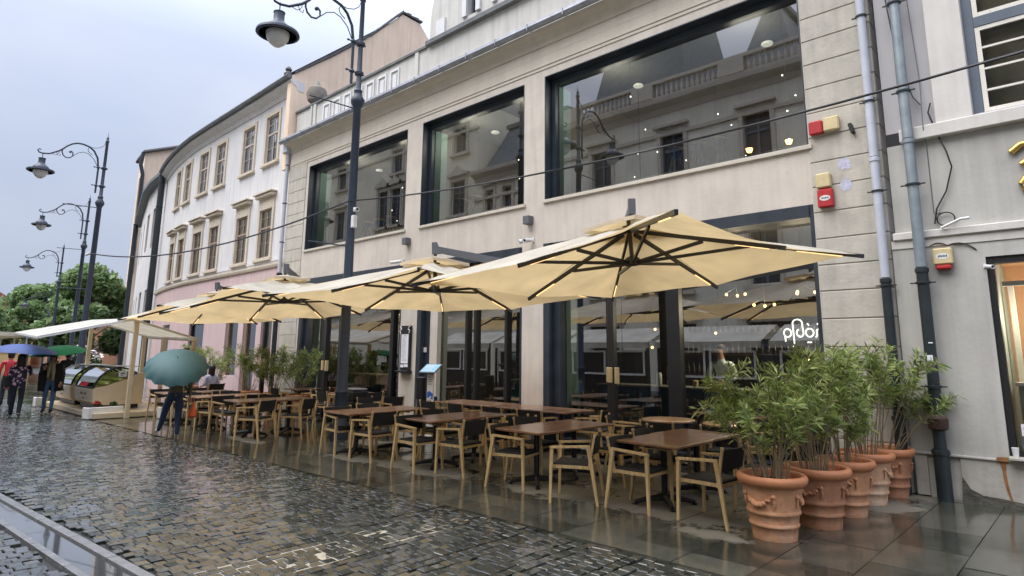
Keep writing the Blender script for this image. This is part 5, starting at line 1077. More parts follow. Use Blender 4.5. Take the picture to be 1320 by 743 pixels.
def siren(loc, cols, label, lay, oval=False):
    e = empty('alarm_siren', loc, 0, label, 'alarm siren')
    for (x0, x1, z0, z1), m_, nm in zip(lay, cols, ('housing', 'beacon')):
        o = MB().rbox(x0, x1, -.10, -.003, z0, z1, .018).build(nm, m_, e)
    if oval:
        x0, x1, z0, z1 = lay[oval-1]; T = Matrix.Translation(((x0+x1)/2, -.102, (z0+z1)/2)) @ Matrix.Diagonal((.075, 1, .042, 1))
        b_ = MB(); b_.prism([(math.cos(2*math.pi*i/20), math.sin(2*math.pi*i/20)) for i in range(20)], 0, .001, 'y'); b_.v = [tuple(T @ Vector(p)) for p in b_.v]; lb = b_.build('label', M['white'], e)
        t_ = MB()
        for i in range(6): t_.box((x0+x1)/2-.05+i*.018, (x0+x1)/2-.038+i*.018, -.1045, -.1025, (z0+z1)/2-.012, (z0+z1)/2+.010+.006*(i % 2))
        t_.build('lettering', M['ink'], lb)
    return e
siren((-2.78, D-.025, 5.25), (M['cream_plastic'], M['red_plastic']), 'cream and red alarm boxes side by side on the corner blocks', [(.0, .22, -.1, .12), (-.21, -.012, -.11, .1)])
siren((-2.84, D-.025, 4.2), (M['red_plastic'], M['cream_plastic']), 'red alarm box with a white oval under a cream box', [(-.1, .12, -.22, .06), (-.11, .1, .085, .31)], 1)
siren((-1.44, D-.065, 3.0), (M['cream_plastic'], M['red_plastic']), 'cream alarm box with a red lens on the right building', [(-.11, .11, -.02, .2), (-.09, .09, -.085, -.024)], 1)
o = MB().rbox(-.025, .025, -.1, -.003, -.16, .0, .008).build('door_contact', M['black']); o.location = (-2.42, D-.022, 5.2); o.rotation_euler.y = R(-14); tag(o, 'small black sensor beside the cream and red alarm boxes', 'sensor')
M['torn'] = mat('torn_bluish_paper', (.50, .50, .62), .8, .15, 20, dirt=((.36, .33, .28), 26, .5, .9))
def scrap(cx, cz, seed):
    rr = random.Random(seed); poly = [(cx+math.cos(2*math.pi*i/16)*.1*rr.uniform(.6, 1.1), cz+math.sin(2*math.pi*i/16)*.12*rr.uniform(.6, 1.1)) for i in range(16)]
    return MB().prism(poly, D-.0255, D-.0225, 'y')
o = scrap(-2.55, 4.62, 3).build('poster_remains', M['torn']); tag(o, 'upper torn patch of bluish paper on the corner blocks', 'paper remains')
o = scrap(-2.55, 4.30, 4).build('poster_remains', M['torn']); tag(o, 'lower torn patch of bluish paper on the corner blocks', 'paper remains')
# loose cables on the right building
lp = [(-1.40, D-.05, 5.25), (-1.44, D-.05, 5.12), (-1.34, D-.06, 4.72), (-1.27, D-.15, 4.5), (-1.24, D-.06, 4.3), (-1.33, D-.06, 3.98), (-1.46, D-.06, 3.75), (-1.50, D-.06, 3.55)]
cb = MB().tube(lp, .010, 6); lc = [(-1.37+.10*math.cos(t), D-.06, 3.60+.09*math.sin(t)) for t in np.linspace(2.8, 9.6, 22)]; cb.tube([tuple(p) for p in lc], .008, 6)
cb = cb.build('loose_cable', M['cable'], None, 60); tag(cb, 'black cable dangling in a loop on the right building', 'cable')
o = MB().tube([(-1.42, D-.14, 3.47), (-1.2, D-.16, 3.56), (-1.1, D-.17, 3.56)], .018, 8).build('conduit_stub', M['white'], None, 50); tag(o, 'short white conduit with bare wire ends on the lower band', 'conduit')
o = MB().tube(cat((-1.58, D-.07, 3.25), (-1.38, D-.1, 3.23), -.04, 8)+cat((-1.38, D-.1, 3.23), (-1.08, D-.07, 3.15), -.06, 8)[1:], .008, 6).build('siren_cable', M['cable'], None, 60); tag(o, 'thin black cable feeding the cream alarm box', 'cable')
o = MB().tube([(-1.86, D-.04, 7.6), (-1.74, D-.03, 6.0), (-1.60, D-.03, 5.4), (-1.52, D-.05, 5.26)], .008, 6).build('wall_cable', M['cable'], None, 60); tag(o, 'thin dark cable running down beside the zinc pipe', 'cable')
o = MB().tube([(-1.56, D-.03, 7.2), (-1.5, D-.03, 5.6), (-1.5, D-.145, 4.9), (-1.5, D-.03, 4.6), (-1.5, D-.03, 3.7), (-1.42, D-.03, 3.7)], .006, 6).build('grey_wall_cable', M['grey_cable'], None, 60); tag(o, 'thin pale grey cable on the lilac wall panel', 'cable')
# gilded lettering fragment at the frame edge
gl = empty('gilt_lettering', (-.45, D-.022, 4.1), 0, 'gilded raised letters at the right edge of the photo', 'sign')
for nm, pts_, r_ in (('letter', [(-.16, .26), (-.06, .34), (.1, .36), (.24, .30)], .045), ('letter', [(-.07, .08), (.0, .12), (.1, .1), (.14, .02)], .05), ('letter', [(-.09, -.17), (-.02, -.07), (.1, -.08), (.13, -.2), (.02, -.26), (-.08, -.2)], .05)):
    o = MB().tube([(a, -.03, b) for a, b in pts_], r_, 10).build(nm, M['gold'], gl, 60)
# neon name sign on the glass
def FU(u, v): 
    # point on the inner face of the ground floor glass, from measured sign coordinates
    return (-3.725+(u-16)*.0115, D+GY+.03, 2.128-(v-30)*.0121)
ng = empty('neon_sign', (-3.3, D+GY+.03, 1.6), 0, 'white neon name sign with a tall loop, on the glass above the oleanders', 'sign'); NP = Matrix.Translation((3.3, -(D+GY+.03), -1.6))
def ring(cu, cv, ru, rv, a0, a1, n=18): return [FU(cu+ru*math.cos(R(a0+(a1-a0)*i/n)), cv-rv*math.sin(R(a0+(a1-a0)*i/n))) for i in range(n+1)]
def neon(p): MB().tube(p, .0105, 6).build('letter', M['neon'], ng, 60).matrix_parent_inverse = NP
neon(ring(21.0, 29.2, 4.9, 5.4, 225, -130)); neon([FU(17.6, 33.5), FU(17.7, 37), FU(18, 40.5)])
neon([FU(27.4, 46.8), FU(29.0, 44.5), FU(29.4, 40), FU(29.0, 30), FU(28.5, 17)]+ring(34.8, 16.5, 6.2, 4.6, 180, 0)+[FU(41.3, 22), FU(42.1, 29)]+ring(37.6, 29.2, 4.7, 5.2, 0, -110, 8)[1:])
neon(ring(36.8, 29.2, 3.6, 4.4, 100, 280)); neon(ring(50.2, 29.2, 5.0, 5.3, 95, 445)); neon([FU(57.4, 35), FU(59.2, 34), FU(59.3, 30), FU(59.2, 27.5), FU(60.2, 25.4), FU(62, 24.9)]); neon([FU(63.5, 23.3), FU(66.3, 25.3)]); neon([FU(46.6, 41.5), FU(52, 41.5)])
neon([FU(47.5, 17.6), FU(49, 18.6), FU(49.4, 20.4)]); neon([FU(60.5, 19), FU(62.6, 16.6)])
# menu board on the pier
mbd = empty('menu_board', (-13.02, D, 1.85), 0, 'black menu case with a lit page and scroll ornament on the pier', 'menu board')
MB().rbox(-.2, .2, -.07, -.003, -.5, .62, .008).build('case', M['black'], mbd); MB().box(-.145, .145, -.0745, -.071, -.33, .40).build('page', M['paper'], mbd)
mb = MB()
for i in range(20): mb.box(-.11, -.11+random.uniform(.1, .22), -.077, -.0755, .33-i*.031, .336-i*.031)
mb.box(-.06, .06, -.077, -.0755, .36, .375); mb.build('lettering', M['grey_ink'], mbd)
MB().box(-.15, -.02, -.0765, -.071, -.43, -.36).build('note', M['paper'], mbd); MB().box(.0, .15, -.0765, -.071, -.42, -.35).build('note', M['paper'], mbd)
mb = MB()
for s in (-1, 1): mb.tube([(s*.17, -.085, .42), (s*.2, -.085, .5), (s*.14, -.085, .52), (s*.16, -.085, .58), (s*.21, -.085, .6)], .014, 6)
mb.build('scroll', M['white'], mbd, 60); MB().rbox(-.24, .24, -.16, -.003, -.56, -.505, .006).build('ledge', M['black'], mbd)
lk = MB().rbox(-.05, .05, -.03, -.002, -.06, .06, .004).build('door_plate', M['white']); lk.location = (-12.42, D+.12, 1.86); tag(lk, 'small white plate on the steel jamb beside the entrance', 'plate')
# tilted menu lectern
ml_ = empty('menu_stand', (-10.95, 9.1, 0), R(12), 'slim white menu stand with a tilted pale blue board by the entrance', 'menu stand')
MB().rbox(-.09, .09, -.02, .02, .05, 1.36, .006).build('post', M['white'], ml_); MB().rbox(-.18, .18, -.15, .15, .003, .045, .01).build('base', M['white'], ml_)
T = Matrix.Translation((0, -.02, 1.44)) @ Matrix.Rotation(R(32), 4, 'X'); MB().rbox(-.22, .22, -.17, .17, -.012, .012, .004, T).build('board', M['alu_grey'], ml_)
T2 = T @ Matrix.Translation((0, 0, .0135)); MB().box(-.2, .2, -.15, .15, -.001, .001, T2).build('page', M['sky_print'], ml_)
mb = MB()
for i in range(5): mb.box(-.16, .1-.03*(i % 2), .1-i*.05, .115-i*.05, .0015, .0028, T2)
mb.build('lettering', M['white'], ml_)
MB().prism([(-.075, .82), (.08, .78), (.085, .9), (-.02, .96), (-.075, .93)], -.0245, -.021, 'y').build('blue_sticker', M['blue_print'], ml_)
MB().prism([(-.04, .8), (.03, .86), (.05, .83), (-.01, .78)], -.028, -.0255, 'y').build('white_arrow', M['white'], ml_); MB().box(-.06, .05, -.0245, -.0205, .66, .76).build('small_print', M['frame_brown'], ml_)
mb = MB()
for i in range(4): mb.box(-.055, .05, -.0235, -.0205, 1.1+i*.05, 1.115+i*.05)
mb.build('lettering', M['grey_ink'], ml_)
bs = empty('barrier_post', (-11.55, 9.2, 0), 0, 'thin metal post with a black box beside the menu stand', 'post'); MB().tube([(0, 0, .02), (0, 0, 1.1)], .018, 8).build('post', M['zinc'], bs, 50); MB().lathe([(.13, 0), (.13, .015), (.02, .03)], n=16).build('base', M['black'], bs, 40); MB().rbox(.03, .25, -.06, .06, .75, 1.25, .02).build('box', M['black'], bs)
# stacked black crates by the lamp post
for i in range(4):
    o = MB(); o.rbox(-.26, .26, -.2, .2, 0, .21, .02); o = o.build('black_crate', M['black']); o.location = (-12.75, 8.35, .02+.225*i); o.rotation_euler.z = random.uniform(-.08, .08)
    for s in (-1, 1): MB().rbox(-.08, .08, s*.202-.004, s*.202+.004, .12, .15, .001).build('handle', M['alu_grey'], o)
    tag(o, ['lowest black crate of the stack behind the lamp post', 'second black crate from the ground in the stack behind the lamp post', 'third black crate from the ground in the stack behind the lamp post', 'topmost black crate of the stack behind the lamp post'][i], 'crate', 'stacked black crates')
tr = MB().rbox(-.24, .24, -.18, .18, 0, .04, .015).build('metal_tray', M['zinc']); tr.location = (-12.75, 8.35, .925); tag(tr, 'metal tray lying on the stacked black crates', 'tray')

# ================================================================== INSIDE THE CAFE
def counter(x0, x1, y, z, m_, label):
    e = empty('bar_counter', ((x0+x1)/2, y, .02), 0, label, 'bar counter'); h = (x1-x0)/2
    MB().rbox(-h, h, -.25, .35, 0, z-.06, .01).build('front', m_, e); mb = MB()
    for i in range(int((x1-x0)/.45)): mb.box(-h+.45*i+.44, -h+.45*i+.452, -.262, -.251, .02, z-.08)
    mb.box(-h, h, -.262, -.251, z*.5, z*.5+.012); mb.build('panel_joint', M['black'], e)
    MB().rbox(-h-.03, h+.03, -.31, .4, z-.057, z-.02, .008).build('worktop', M['counter_top'], e); return e
counter(-7.6, -2.7, 11.0, 1.2, M['bar_blue'], 'deep blue bar counter behind the right ground floor glass')
counter(-18.0, -15.3, 11.4, 1.15, M['teal'], 'teal counter behind the left ground floor glass')
counter(-12.2, -10.2, 13.2, 1.1, M['teal'], 'dark green counter deep inside the entrance')
def pendant(x, y, z, label, grp='lit pendant lamps in the café', n=3):
    e = empty('pendant_lamp', (x, y, z), random.uniform(0, 3), label, 'pendant lamp', grp)
    mb = MB(); mb.tube([(0, 0, 0), (0, 0, 4.28-z)], .006, 5); 
    for k in range(n): a = 2*math.pi*k/n; mb.tube([(0, 0, .15), (math.cos(a)*.2, math.sin(a)*.2, .03)], .007, 5)
    mb.build('stem', M['black'], e)
    l_ = bpy.data.objects.new('pendant_light', bpy.data.lights.new('pendant_light', 'POINT')); COL.objects.link(l_); l_.parent = e; l_.location = (0, 0, -.15); l_.data.energy = 26; l_.data.color = (1, .80, .56); l_.data.shadow_soft_size = .12
    for k in range(n): a = 2*math.pi*k/n; MB().ball((math.cos(a)*.2, math.sin(a)*.2, 0), .026, 10, 8).build('bulb', M['bulb'], e, 60)
for i, (x, y, z, lab) in enumerate(((-5.15, 11.9, 2.95, 'pendant lamp above the barman'), (-4.5, 11.6, 2.7, 'pendant lamp right of the barman, lower one'), (-4.0, 12.2, 2.95, 'pendant lamp above the neon sign, left'), (-3.25, 11.9, 3.0, 'pendant lamp above the neon sign, right'), (-10.6, 12.6, 2.95, 'pendant lamp inside the entrance'), (-15.3, 11.6, 2.9, 'pendant lamp above the teal counter'))): pendant(x, y, z, 'lit '+lab)
mb = MB()
for i in range(10):
    pass
def candle(x, y, z, label):
    o = MB().ball((0, 0, 0), .03, 8, 6).build('glow_lamp', M['bulb'], None, 60); o.location = (x, y, z); tag(o, label, 'lamp', 'small warm lamps behind the bar')
for x, y, z in ((-3.9, 13.6, 1.65), (-3.7, 13.4, 1.9), (-7.4, 12.5, 1.95), (-7.1, 12.7, 1.75), (-7.9, 13.5, 2.4), (-6.6, 14.0, 2.3), (-4.4, 13.5, 1.7), (-17.0, 13.5, 2.4)): candle(x, y, z, 'small warm lamp glowing in the dark café interior')
o = MB().rbox(-.16, .16, -.02, .02, -.05, .05, .006).build('lit_display', M['fire']); o.location = (-3.95, 13.3, 1.72); tag(o, 'small glowing orange panel behind the bar', 'display')
o = MB().rbox(-.02, .02, -.02, .02, 0, .03, .004)
for i, (x, h_, m_, lab) in enumerate(((-6.35, .24, 'white', 'white canister on the blue bar counter'), (-6.12, .10, 'white', 'short white cup on the blue bar counter'), (-5.6, .12, 'cream_plastic', 'small jar on the blue bar counter'), (-5.2, .11, 'white', 'small white bowl on the blue bar counter before the barman'))):
    o = MB().lathe([(.045, 0), (.055, .02), (.055, h_*.9), (.04, h_), (.001, h_)], n=14).build('canister', M[m_], None, 40); o.location = (x, 10.95, 1.205); tag(o, lab, 'container')
mb = MB()
bsf = empty('bottle_shelf', (-5.4, 14.2, 0), 0, 'dark bottle shelf behind the bar, mostly in shadow', 'shelf')
for z in (1.3, 1.8, 2.3): mb.box(-2.4, 1.4, -.1, .16, z, z+.03)
mb.build('boards', M['brown_in'], bsf); mb = MB()
M['bottle'] = mat('bottle_glass', (.03, .022, .012), .15, .5, 2)
for z in (1.33, 1.83, 2.33):
    for i in range(26): mb.lathe([(.035, 0), (.035, .18), (.013, .23), (.013, .3)], (-2.3+i*.14, 0, z), 8)
bt = mb.build('bottles', M['bottle'], bsf, 50)
# yellow round table and chair just inside the entrance
yt = empty('inner_round_table', (-9.75, 10.95, .02), 0, 'pale yellow round table behind the entrance glass', 'table'); MB().lathe([(.4, .72), (.4, .75), (.001, .751)], n=28).build('table_top', M['cream_plastic'], yt, 40); MB().tube([(0, 0, 0), (0, 0, .72)], .04, 8).build('pedestal', M['black'], yt); MB().lathe([(.22, 0), (.22, .02), (.03, .04)], n=16).build('base', M['black'], yt)
chair(-11.2, 11.2, W0, 'oak armchair inside the entrance, seen through the glass')
# upstairs: stools on the window ledge and small lights
def stool(x, blue, lab):
    e = empty('window_stool', (x, D+.56, 5.2), random.uniform(0, 1), lab, 'stool', 'stools in the upper windows')
    MB().lathe([(.17, .43), (.19, .445), (.19, .465), (.17, .475), (.001, .475)], n=20).build('seat', M['oak_pale'], e, 40)
    M.setdefault('stool_blue', mat('bright_blue_paint', (.02, .17, .62), .45, .08, 4)); mm = M['stool_blue'] if blue else M['oak_pale']
    MB().lathe([(.12, .43), (.10, .36), (.06, .27), (.001, .26)], n=12).build('body', mm, e, 40)
    for k in range(3): a = 2*math.pi*k/3; MB().bar((math.cos(a)*.05, math.sin(a)*.05, .34), (math.cos(a)*.17, math.sin(a)*.17, 0), .022, .022, .014, .014).build('leg', M['oak_pale'], e)
for x, b_, lab in ((-5.62, 1, 'left of three blue stools in the right upper window'), (-5.18, 1, 'middle of three blue stools in the right upper window'), (-4.76, 1, 'right of three blue stools in the right upper window'), (-11.7, 0, 'leftmost cream stool in the middle upper window'), (-11.2, 0, 'second cream stool in the middle upper window'), (-10.75, 0, 'third cream stool in the middle upper window'), (-10.0, 0, 'rightmost cream stool in the middle upper window'), (-15.9, 1, 'left blue stool in the left upper window'), (-15.35, 1, 'middle blue stool in the left upper window'), (-14.8, 1, 'right blue stool in the left upper window')): stool(x, b_, lab)
for a, b, c, d in UP: cpart(MB().rbox(a+.2, b-.1, D+.36, D+.95, 5.1, 5.195, .01), 'window_bench', M['oak_pale'])
k_ = 0
for (a, b, c, d), nn in zip(UP, (7, 6, 14)):
    e = empty('string_lights', ((a+b)/2, D+1.6, 7.9), 0, ['tiny hanging lights inside the left upper window', 'tiny hanging lights inside the middle upper window', 'tiny hanging lights inside the right upper window'][k_], 'string lights'); k_ += 1
    rr = random.Random(k_); wr = MB()
    for i in range(nn):
        x_, y_, z_ = rr.uniform(-(b-a)/2, (b-a)/2), rr.uniform(-.8, 2.4), rr.uniform(-2.0, -.5); wr.tube([(x_, y_, z_), (x_, y_, .1)], .003, 4); MB().ball((x_, y_, z_), .017, 6, 5).build('bulb', M['bulb_white'], e)
    wr.build('wire', M['black'], e)
    for q in (-.5, .5):
        dx = q*(b-a)*.55; MB().lathe([(.001, .03), (.10, .03), (.12, .05), (.10, .08), (.02, .09)], (dx, .3, -.05), 16).build('ceiling_disc', M['disc'], e, 40)
        l_ = bpy.data.objects.new('ceiling_light', bpy.data.lights.new('ceiling_light', 'POINT')); COL.objects.link(l_); l_.parent = e; l_.location = (dx, -.55, -.35); l_.data.energy = 26; l_.data.color = (1, .9, .75); l_.data.shadow_soft_size = .4
for x, lab in ((-6.2, 'left lit sconce deep in the right upper window'), (-5.2, 'right lit sconce deep in the right upper window')):
    o = MB().lathe([(.06, 0), (.09, .1), (.001, .1)], n=12).build('wall_sconce', M['bulb'], None, 40); o.location = (x, D+5.6, 7.0); tag(o, lab, 'wall lamp')

# ================================================================== ICE CREAM STALL
st_ = empty('stall_tent', (-22, 6.0, 0), 0, 'cream market tent on posts over the ice cream carts', 'tent'); SP = Matrix.Translation((22, -6.0, 0))
def spart(mb, nm, m_): mb.build(nm, m_, st_).matrix_parent_inverse = SP
R1, R2, F1, F2, B1, B2 = (-19.7, 5.6, 2.66), (-24.4, 5.75, 2.78), (-19.9, 3.55, 2.12), (-23.9, 3.7, 2.3), (-19.6, 7.35, 2.16), (-24.6, 7.5, 2.3)
mb = MB(); mb.add([R1, R2, F2, F1, B1, B2], [(0, 1, 2, 3), (1, 0, 4, 5)])
dn = lambda p, k=.1: (p[0], p[1], p[2]-k)
mb.add([F1, F2, dn(F1), dn(F2), B1, B2, dn(B1), dn(B2)], [(0, 1, 3, 2), (4, 5, 7, 6)])
spart(mb, 'canopy', M['canvas_white'])
mb = MB()
for p, q in ((R1, F1), (R2, F2), (R1, B1), (R2, B2), (R1, R2), (F1, F2), (B1, B2)): mb.bar(Vector(p)-Vector((0, 0, .035)), Vector(q)-Vector((0, 0, .035)), .025, .025)
spart(mb, 'frame', M['white'])
for x_, y_, z_ in ((-19.15, 5.55, 2.58), (-24.4, 5.75, 2.7), (-24.5, 7.4, 2.25), (-19.6, 7.25, 2.1), (-22.2, 7.3, 2.2)): spart(MB().rbox(x_-.055, x_+.055, y_-.055, y_+.055, 0, z_, .008), 'post', M['canvas_white'] if False else M['cart'])
pf = MB().rbox(-25.2, -19.4, 4.86, 7.3, .01, .15, .01).build('stall_platform', M['cart']); tag(pf, 'low cream platform under the ice cream carts', 'platform')
def cart(x0, x1, y, label):
    e = empty('ice_cream_cart', ((x0+x1)/2, y, .15), 0, label, 'ice cream cart', 'cream ice cream display carts'); h = (x1-x0)/2
    # side profile (y, z): low rounded front towards the street, high back
    prof = [(.16, .14), (.06, .22), (.02, .55), (.05, .60), (.42, .68), (.85, .84), (1.12, .98), (1.28, 1.02), (1.28, .14)]
    MB().prism(prof, -h, h, 'x').build('body', M['cart'], e)
    MB().box(-h+.08, h-.08, .2, 1.2, .02, .137).build('undercarriage', M['black'], e)
    arc = [(.05, .605), (.08, .74), (.16, .9), (.30, 1.04), (.46, 1.13), (.62, 1.165), (.9, 1.10), (1.08, .985)]
    mb = MB()
    for i in range(5): (a, b), (c, d) = arc[i], arc[i+1]; mb.add([(-h+.04, a, b), (h-.04, a, b), (h-.04, c, d), (-h+.04, c, d)], [(0, 1, 2, 3)])
    gl_ = mb.build('curved_glass', M['cart_glass'], e, 60)
    for s in (-1, 1):
        mb = MB(); poly = arc+[(.85, .845), (.42, .685)]; xx = s*(h-.045); mb.add([(xx, a, b) for a, b in poly], [tuple(range(len(poly)))]); mb.build('side_glass', M['cart_glass'], e)
        mb = MB(); mb.tube([(s*(h-.03), a, b) for a, b in arc], .026, 6); mb.build('glass_trim', M['black'], e, 60)
    mb = MB(); mb.bar((-h+.03, .05, .605), (h-.03, .05, .605), .022, .022); mb.bar((-h+.03, .62, 1.165), (h-.03, .62, 1.165), .016, .012); mb.build('glass_trim', M['black'], e)
    MB().rbox(-h+.06, h-.06, .62, 1.2, 1.172, 1.185, .004).build('top_shelf', M['counter_top'], e)
    M.setdefault('ice_cream', mat('pale_ice_cream', (.62, .55, .30), .6, .35, 6, .4, 12)); mb = MB(); rr = random.Random(5)
    for i in range(6):
        for j in range(2): mb.ball((-h+.15+i*(2*h-.3)/5, .35+j*.32, .72+j*.1), .12, 10, 6, (1, 1.1, .55))
    mb.build('ice_cream', M['ice_cream'], e, 60)
    tx = MB()
    for wx in (-.3, .06):
        for i in range(5): tx.prism([(wx+i*.055, .40), (wx+i*.055+.035, .40), (wx+i*.055+.04, .43+.03*((i*2+1) % 3)), (wx+i*.055+.005, .43+.03*((i*2+1) % 3))], .025, .031, 'y')
    for i in range(6): tx.box(-.10+i*.04, -.075+i*.04, .03, .037, .29, .32)
    tx.build('lettering', M['grey_ink'], e)
    MB().box(h-.043, h-.040, .62, .82, .90, 1.06).build('price_sheet', M['paper'], e); mb = MB(); mb.box(h-.0395, h-.038, .66, .78, .97, 1.0); mb.box(h-.0395, h-.038, .68, .76, 1.02, 1.035); mb.box(h-.0395, h-.038, .66, .74, .93, .945); mb.build('print', M['ink'], e)
    return e
cart(-22.25, -20.35, 4.98, 'nearer cream ice cream cart with curved glass and a price sheet')
cart(-24.75, -22.75, 4.98, 'farther cream ice cream cart at the left end of the stall')
def planter(x, y, rz, w_, label, flowers=True):
    e = empty('flower_box', (x, y, 0), rz, label, 'flower box', 'white foam flower boxes'); mb = MB(); mb.rbox(-w_/2, w_/2, -.14, .14, .005, .30, .015); mb.build('box', M['styro'], e)
    MB().box(-w_/2+.03, w_/2-.03, -.11, .11, .301, .306).build('soil', M['soil'], e)
    if flowers:
        V, k = leaves(120, [((-.15, 0, .36), .09, 1), ((.25, 0, .35), .08, 1)], .09, seed=9); quads_obj('leaves', V, M['leaf_dark'], e)
        V, k = leaves(40, [((-.17, 0, .40), .07, 1)], .07, seed=10, aspect=.9); quads_obj('blossom', V, M['red_plastic'], e)
planter(-19.72, 5.15, R(105), .92, 'white foam flower box with red blossom at the corner of the stall')
planter(-18.6, 6.6, R(90), .9, 'white foam flower box behind the stall post, between chair legs', False)
planter(-24.95, 4.72, R(95), .3, 'small white block at the far left foot of the stall', False)
# ================================================================== PEOPLE
def person(name, loc, rz, J, mats, label, hair='short', skirt=None, extras=None, fingers=True):
    """J: dict joint -> (pos, radius); bones with material slot; grown as one skin surface"""
    bones = [('pelvis', 'belly', 'top'), ('belly', 'chest', 'top'), ('chest', 'neck', 'top'), ('neck', 'jaw', 'skin'), ('jaw', 'crown', 'skin')]
    for s in 'LR':
        bones += [('chest', 'sh'+s, 'top'), ('sh'+s, 'el'+s, 'top'), ('el'+s, 'wr'+s, 'sleeve'), ('wr'+s, 'ha'+s, 'skin'), ('pelvis', 'hip'+s, 'legs'), ('hip'+s, 'kn'+s, 'legs'), ('kn'+s, 'an'+s, 'legs'), ('an'+s, 'toe'+s, 'shoe')]
    names = list(J); ix = {k: i for i, k in enumerate(names)}
    me = bpy.data.meshes.new(name+'_skeleton'); me.from_pydata([J[k][0] for k in names], [(ix[a], ix[b]) for a, b, c in bones], [])
    t = bpy.data.objects.new('tmp', me); COL.objects.link(t)
    sk = t.modifiers.new('s', 'SKIN'); sk.use_smooth_shade = True; sk.branch_smoothing = .6
    for k in names:
        v = me.skin_vertices[0].data[ix[k]]; r_ = J[k][1]; v.radius = r_ if isinstance(r_, tuple) else (r_, r_); v.use_root = (k == 'pelvis')
    t.modifiers.new('u', 'SUBSURF').levels = 2; t.modifiers['u'].render_levels = 2
    dg = bpy.context.evaluated_depsgraph_get(); ev = t.evaluated_get(dg); em = ev.to_mesh()
    V = [v.co.copy() for v in em.vertices]; F = [tuple(p.vertices) for p in em.polygons]; ev.to_mesh_clear(); bpy.data.objects.remove(t)
    slots = ['top', 'sleeve', 'skin', 'legs', 'shoe']; mb = MB(); mb.add(V, F)
    def slot(c):
        best = 1e9; sl_ = 0
        for a, b, m_ in bones:
            A, B_ = Vector(J[a][0]), Vector(J[b][0]); d = B_-A; q = max(0, min(1, (c-A).dot(d)/max(1e-9, d.length_squared)))
            ra = J[a][1] if not isinstance(J[a][1], tuple) else sum(J[a][1])/2; rb_ = J[b][1] if not isinstance(J[b][1], tuple) else sum(J[b][1])/2
            dist = (c-(A+d*q)).length/(ra+(rb_-ra)*q+.02)
            if dist < best: best = dist; sl_ = slots.index(m_)
        return sl_
    mb.m = [slot(sum((V[i] for i in f), Vector())/len(f)) for f in F]
    # hands: fingers rooted in the palm; ears, nose on the head
    mb.cur = 2
    for s, sg in (('L', -1), ('R', 1)):
        w_, h_ = Vector(J['wr'+s][0]), Vector(J['ha'+s][0]); d = (h_-w_).normalized(); side = d.cross(Vector((0, 1, .2))).normalized(); nrm = side.cross(d)
        for i, ln in enumerate((.07, .078, .074, .058)):
            b0 = h_+side*(i-1.5)*.02; mb.tube([b0-d*.02, b0+d*ln*.5, b0+d*ln*.8-nrm*ln*.3, b0+d*ln*.85-nrm*ln*.62], [.0105, .0095, .009, .006], 6)
        b0 = w_.lerp(h_, .5)+side*-.03; mb.tube([b0, b0-side*.035+d*.03, b0-side*.035+d*.065-nrm*.02], [.012, .011, .008], 6)
    jw, cr_ = Vector(J['jaw'][0]), Vector(J['crown'][0]); up = (cr_-jw).normalized(); f_ = Vector(J['face'][0] if 'face' in J else (0, 1, 0)); f_ = (f_-up*f_.dot(up)).normalized(); rt = f_.cross(up); hc = jw.lerp(cr_, .5)
    mb.tube([hc+f_*.085+up*.02, hc+f_*.115-up*.012, hc+f_*.09-up*.02], [.009, .014, .01], 6)
    for s in (-1, 1): mb.ball(hc+rt*.083*s, .024, 7, 5, (.5, .8, 1.2))
    mm = [mats.get(k, mats['top']) if k != 'skin' else M['skin'] for k in slots]; mm[0] = mats['top']; mm[1] = mats.get('sleeve', mats['top'])
    o = mb.build('person', mm, None, 60, recalc=False); o.location = loc; o.rotation_euler.z = rz; tag(o, label, 'person')
    fm = MB()
    for s in (-1, 1): fm.ball(hc+f_*.083+rt*.032*s+up*.022, .011, 6, 5)
    fm.tube([hc+f_*.092-rt*.022-up*.052, hc+f_*.097-up*.054, hc+f_*.092+rt*.022-up*.052], .005, 5); fm.build('eyes_and_mouth', M['hair'], o)
    T = Matrix.Translation(hc) @ Matrix((rt.to_4d(), f_.to_4d(), up.to_4d(), (0, 0, 0, 1))).transposed(); T[3][3] = 1
    for i in range(3): T[3][i] = 0
    T = Matrix.Translation(hc) @ Matrix((rt, f_, up)).transposed().to_4x4()
    hb = MB(); pr = [(.001, .142), (.055, .134), (.088, .10), (.10, .05), (.097, .01)] + ([(.09, -.05), (.08, -.09)] if hair == 'short' else [(.105, -.1), (.10, -.2)])
    n = 16; vs = []
    for r_, z in pr:
        for j in range(n):
            a = 2*math.pi*j/n; ff = math.sin(a); zz = z if ff < .25 else max(z, .055+.02*ff); vs.append(T @ Vector((math.cos(a)*r_, math.sin(a)*r_*1.08-.012, zz)))
    hb.add(vs, [(i*n+j, i*n+(j+1) % n, (i+1)*n+(j+1) % n, (i+1)*n+j) for i in range(len(pr)-1) for j in range(n)]); hb.build('hair', mats.get('hair', M['hair']), o, 60)
    return o
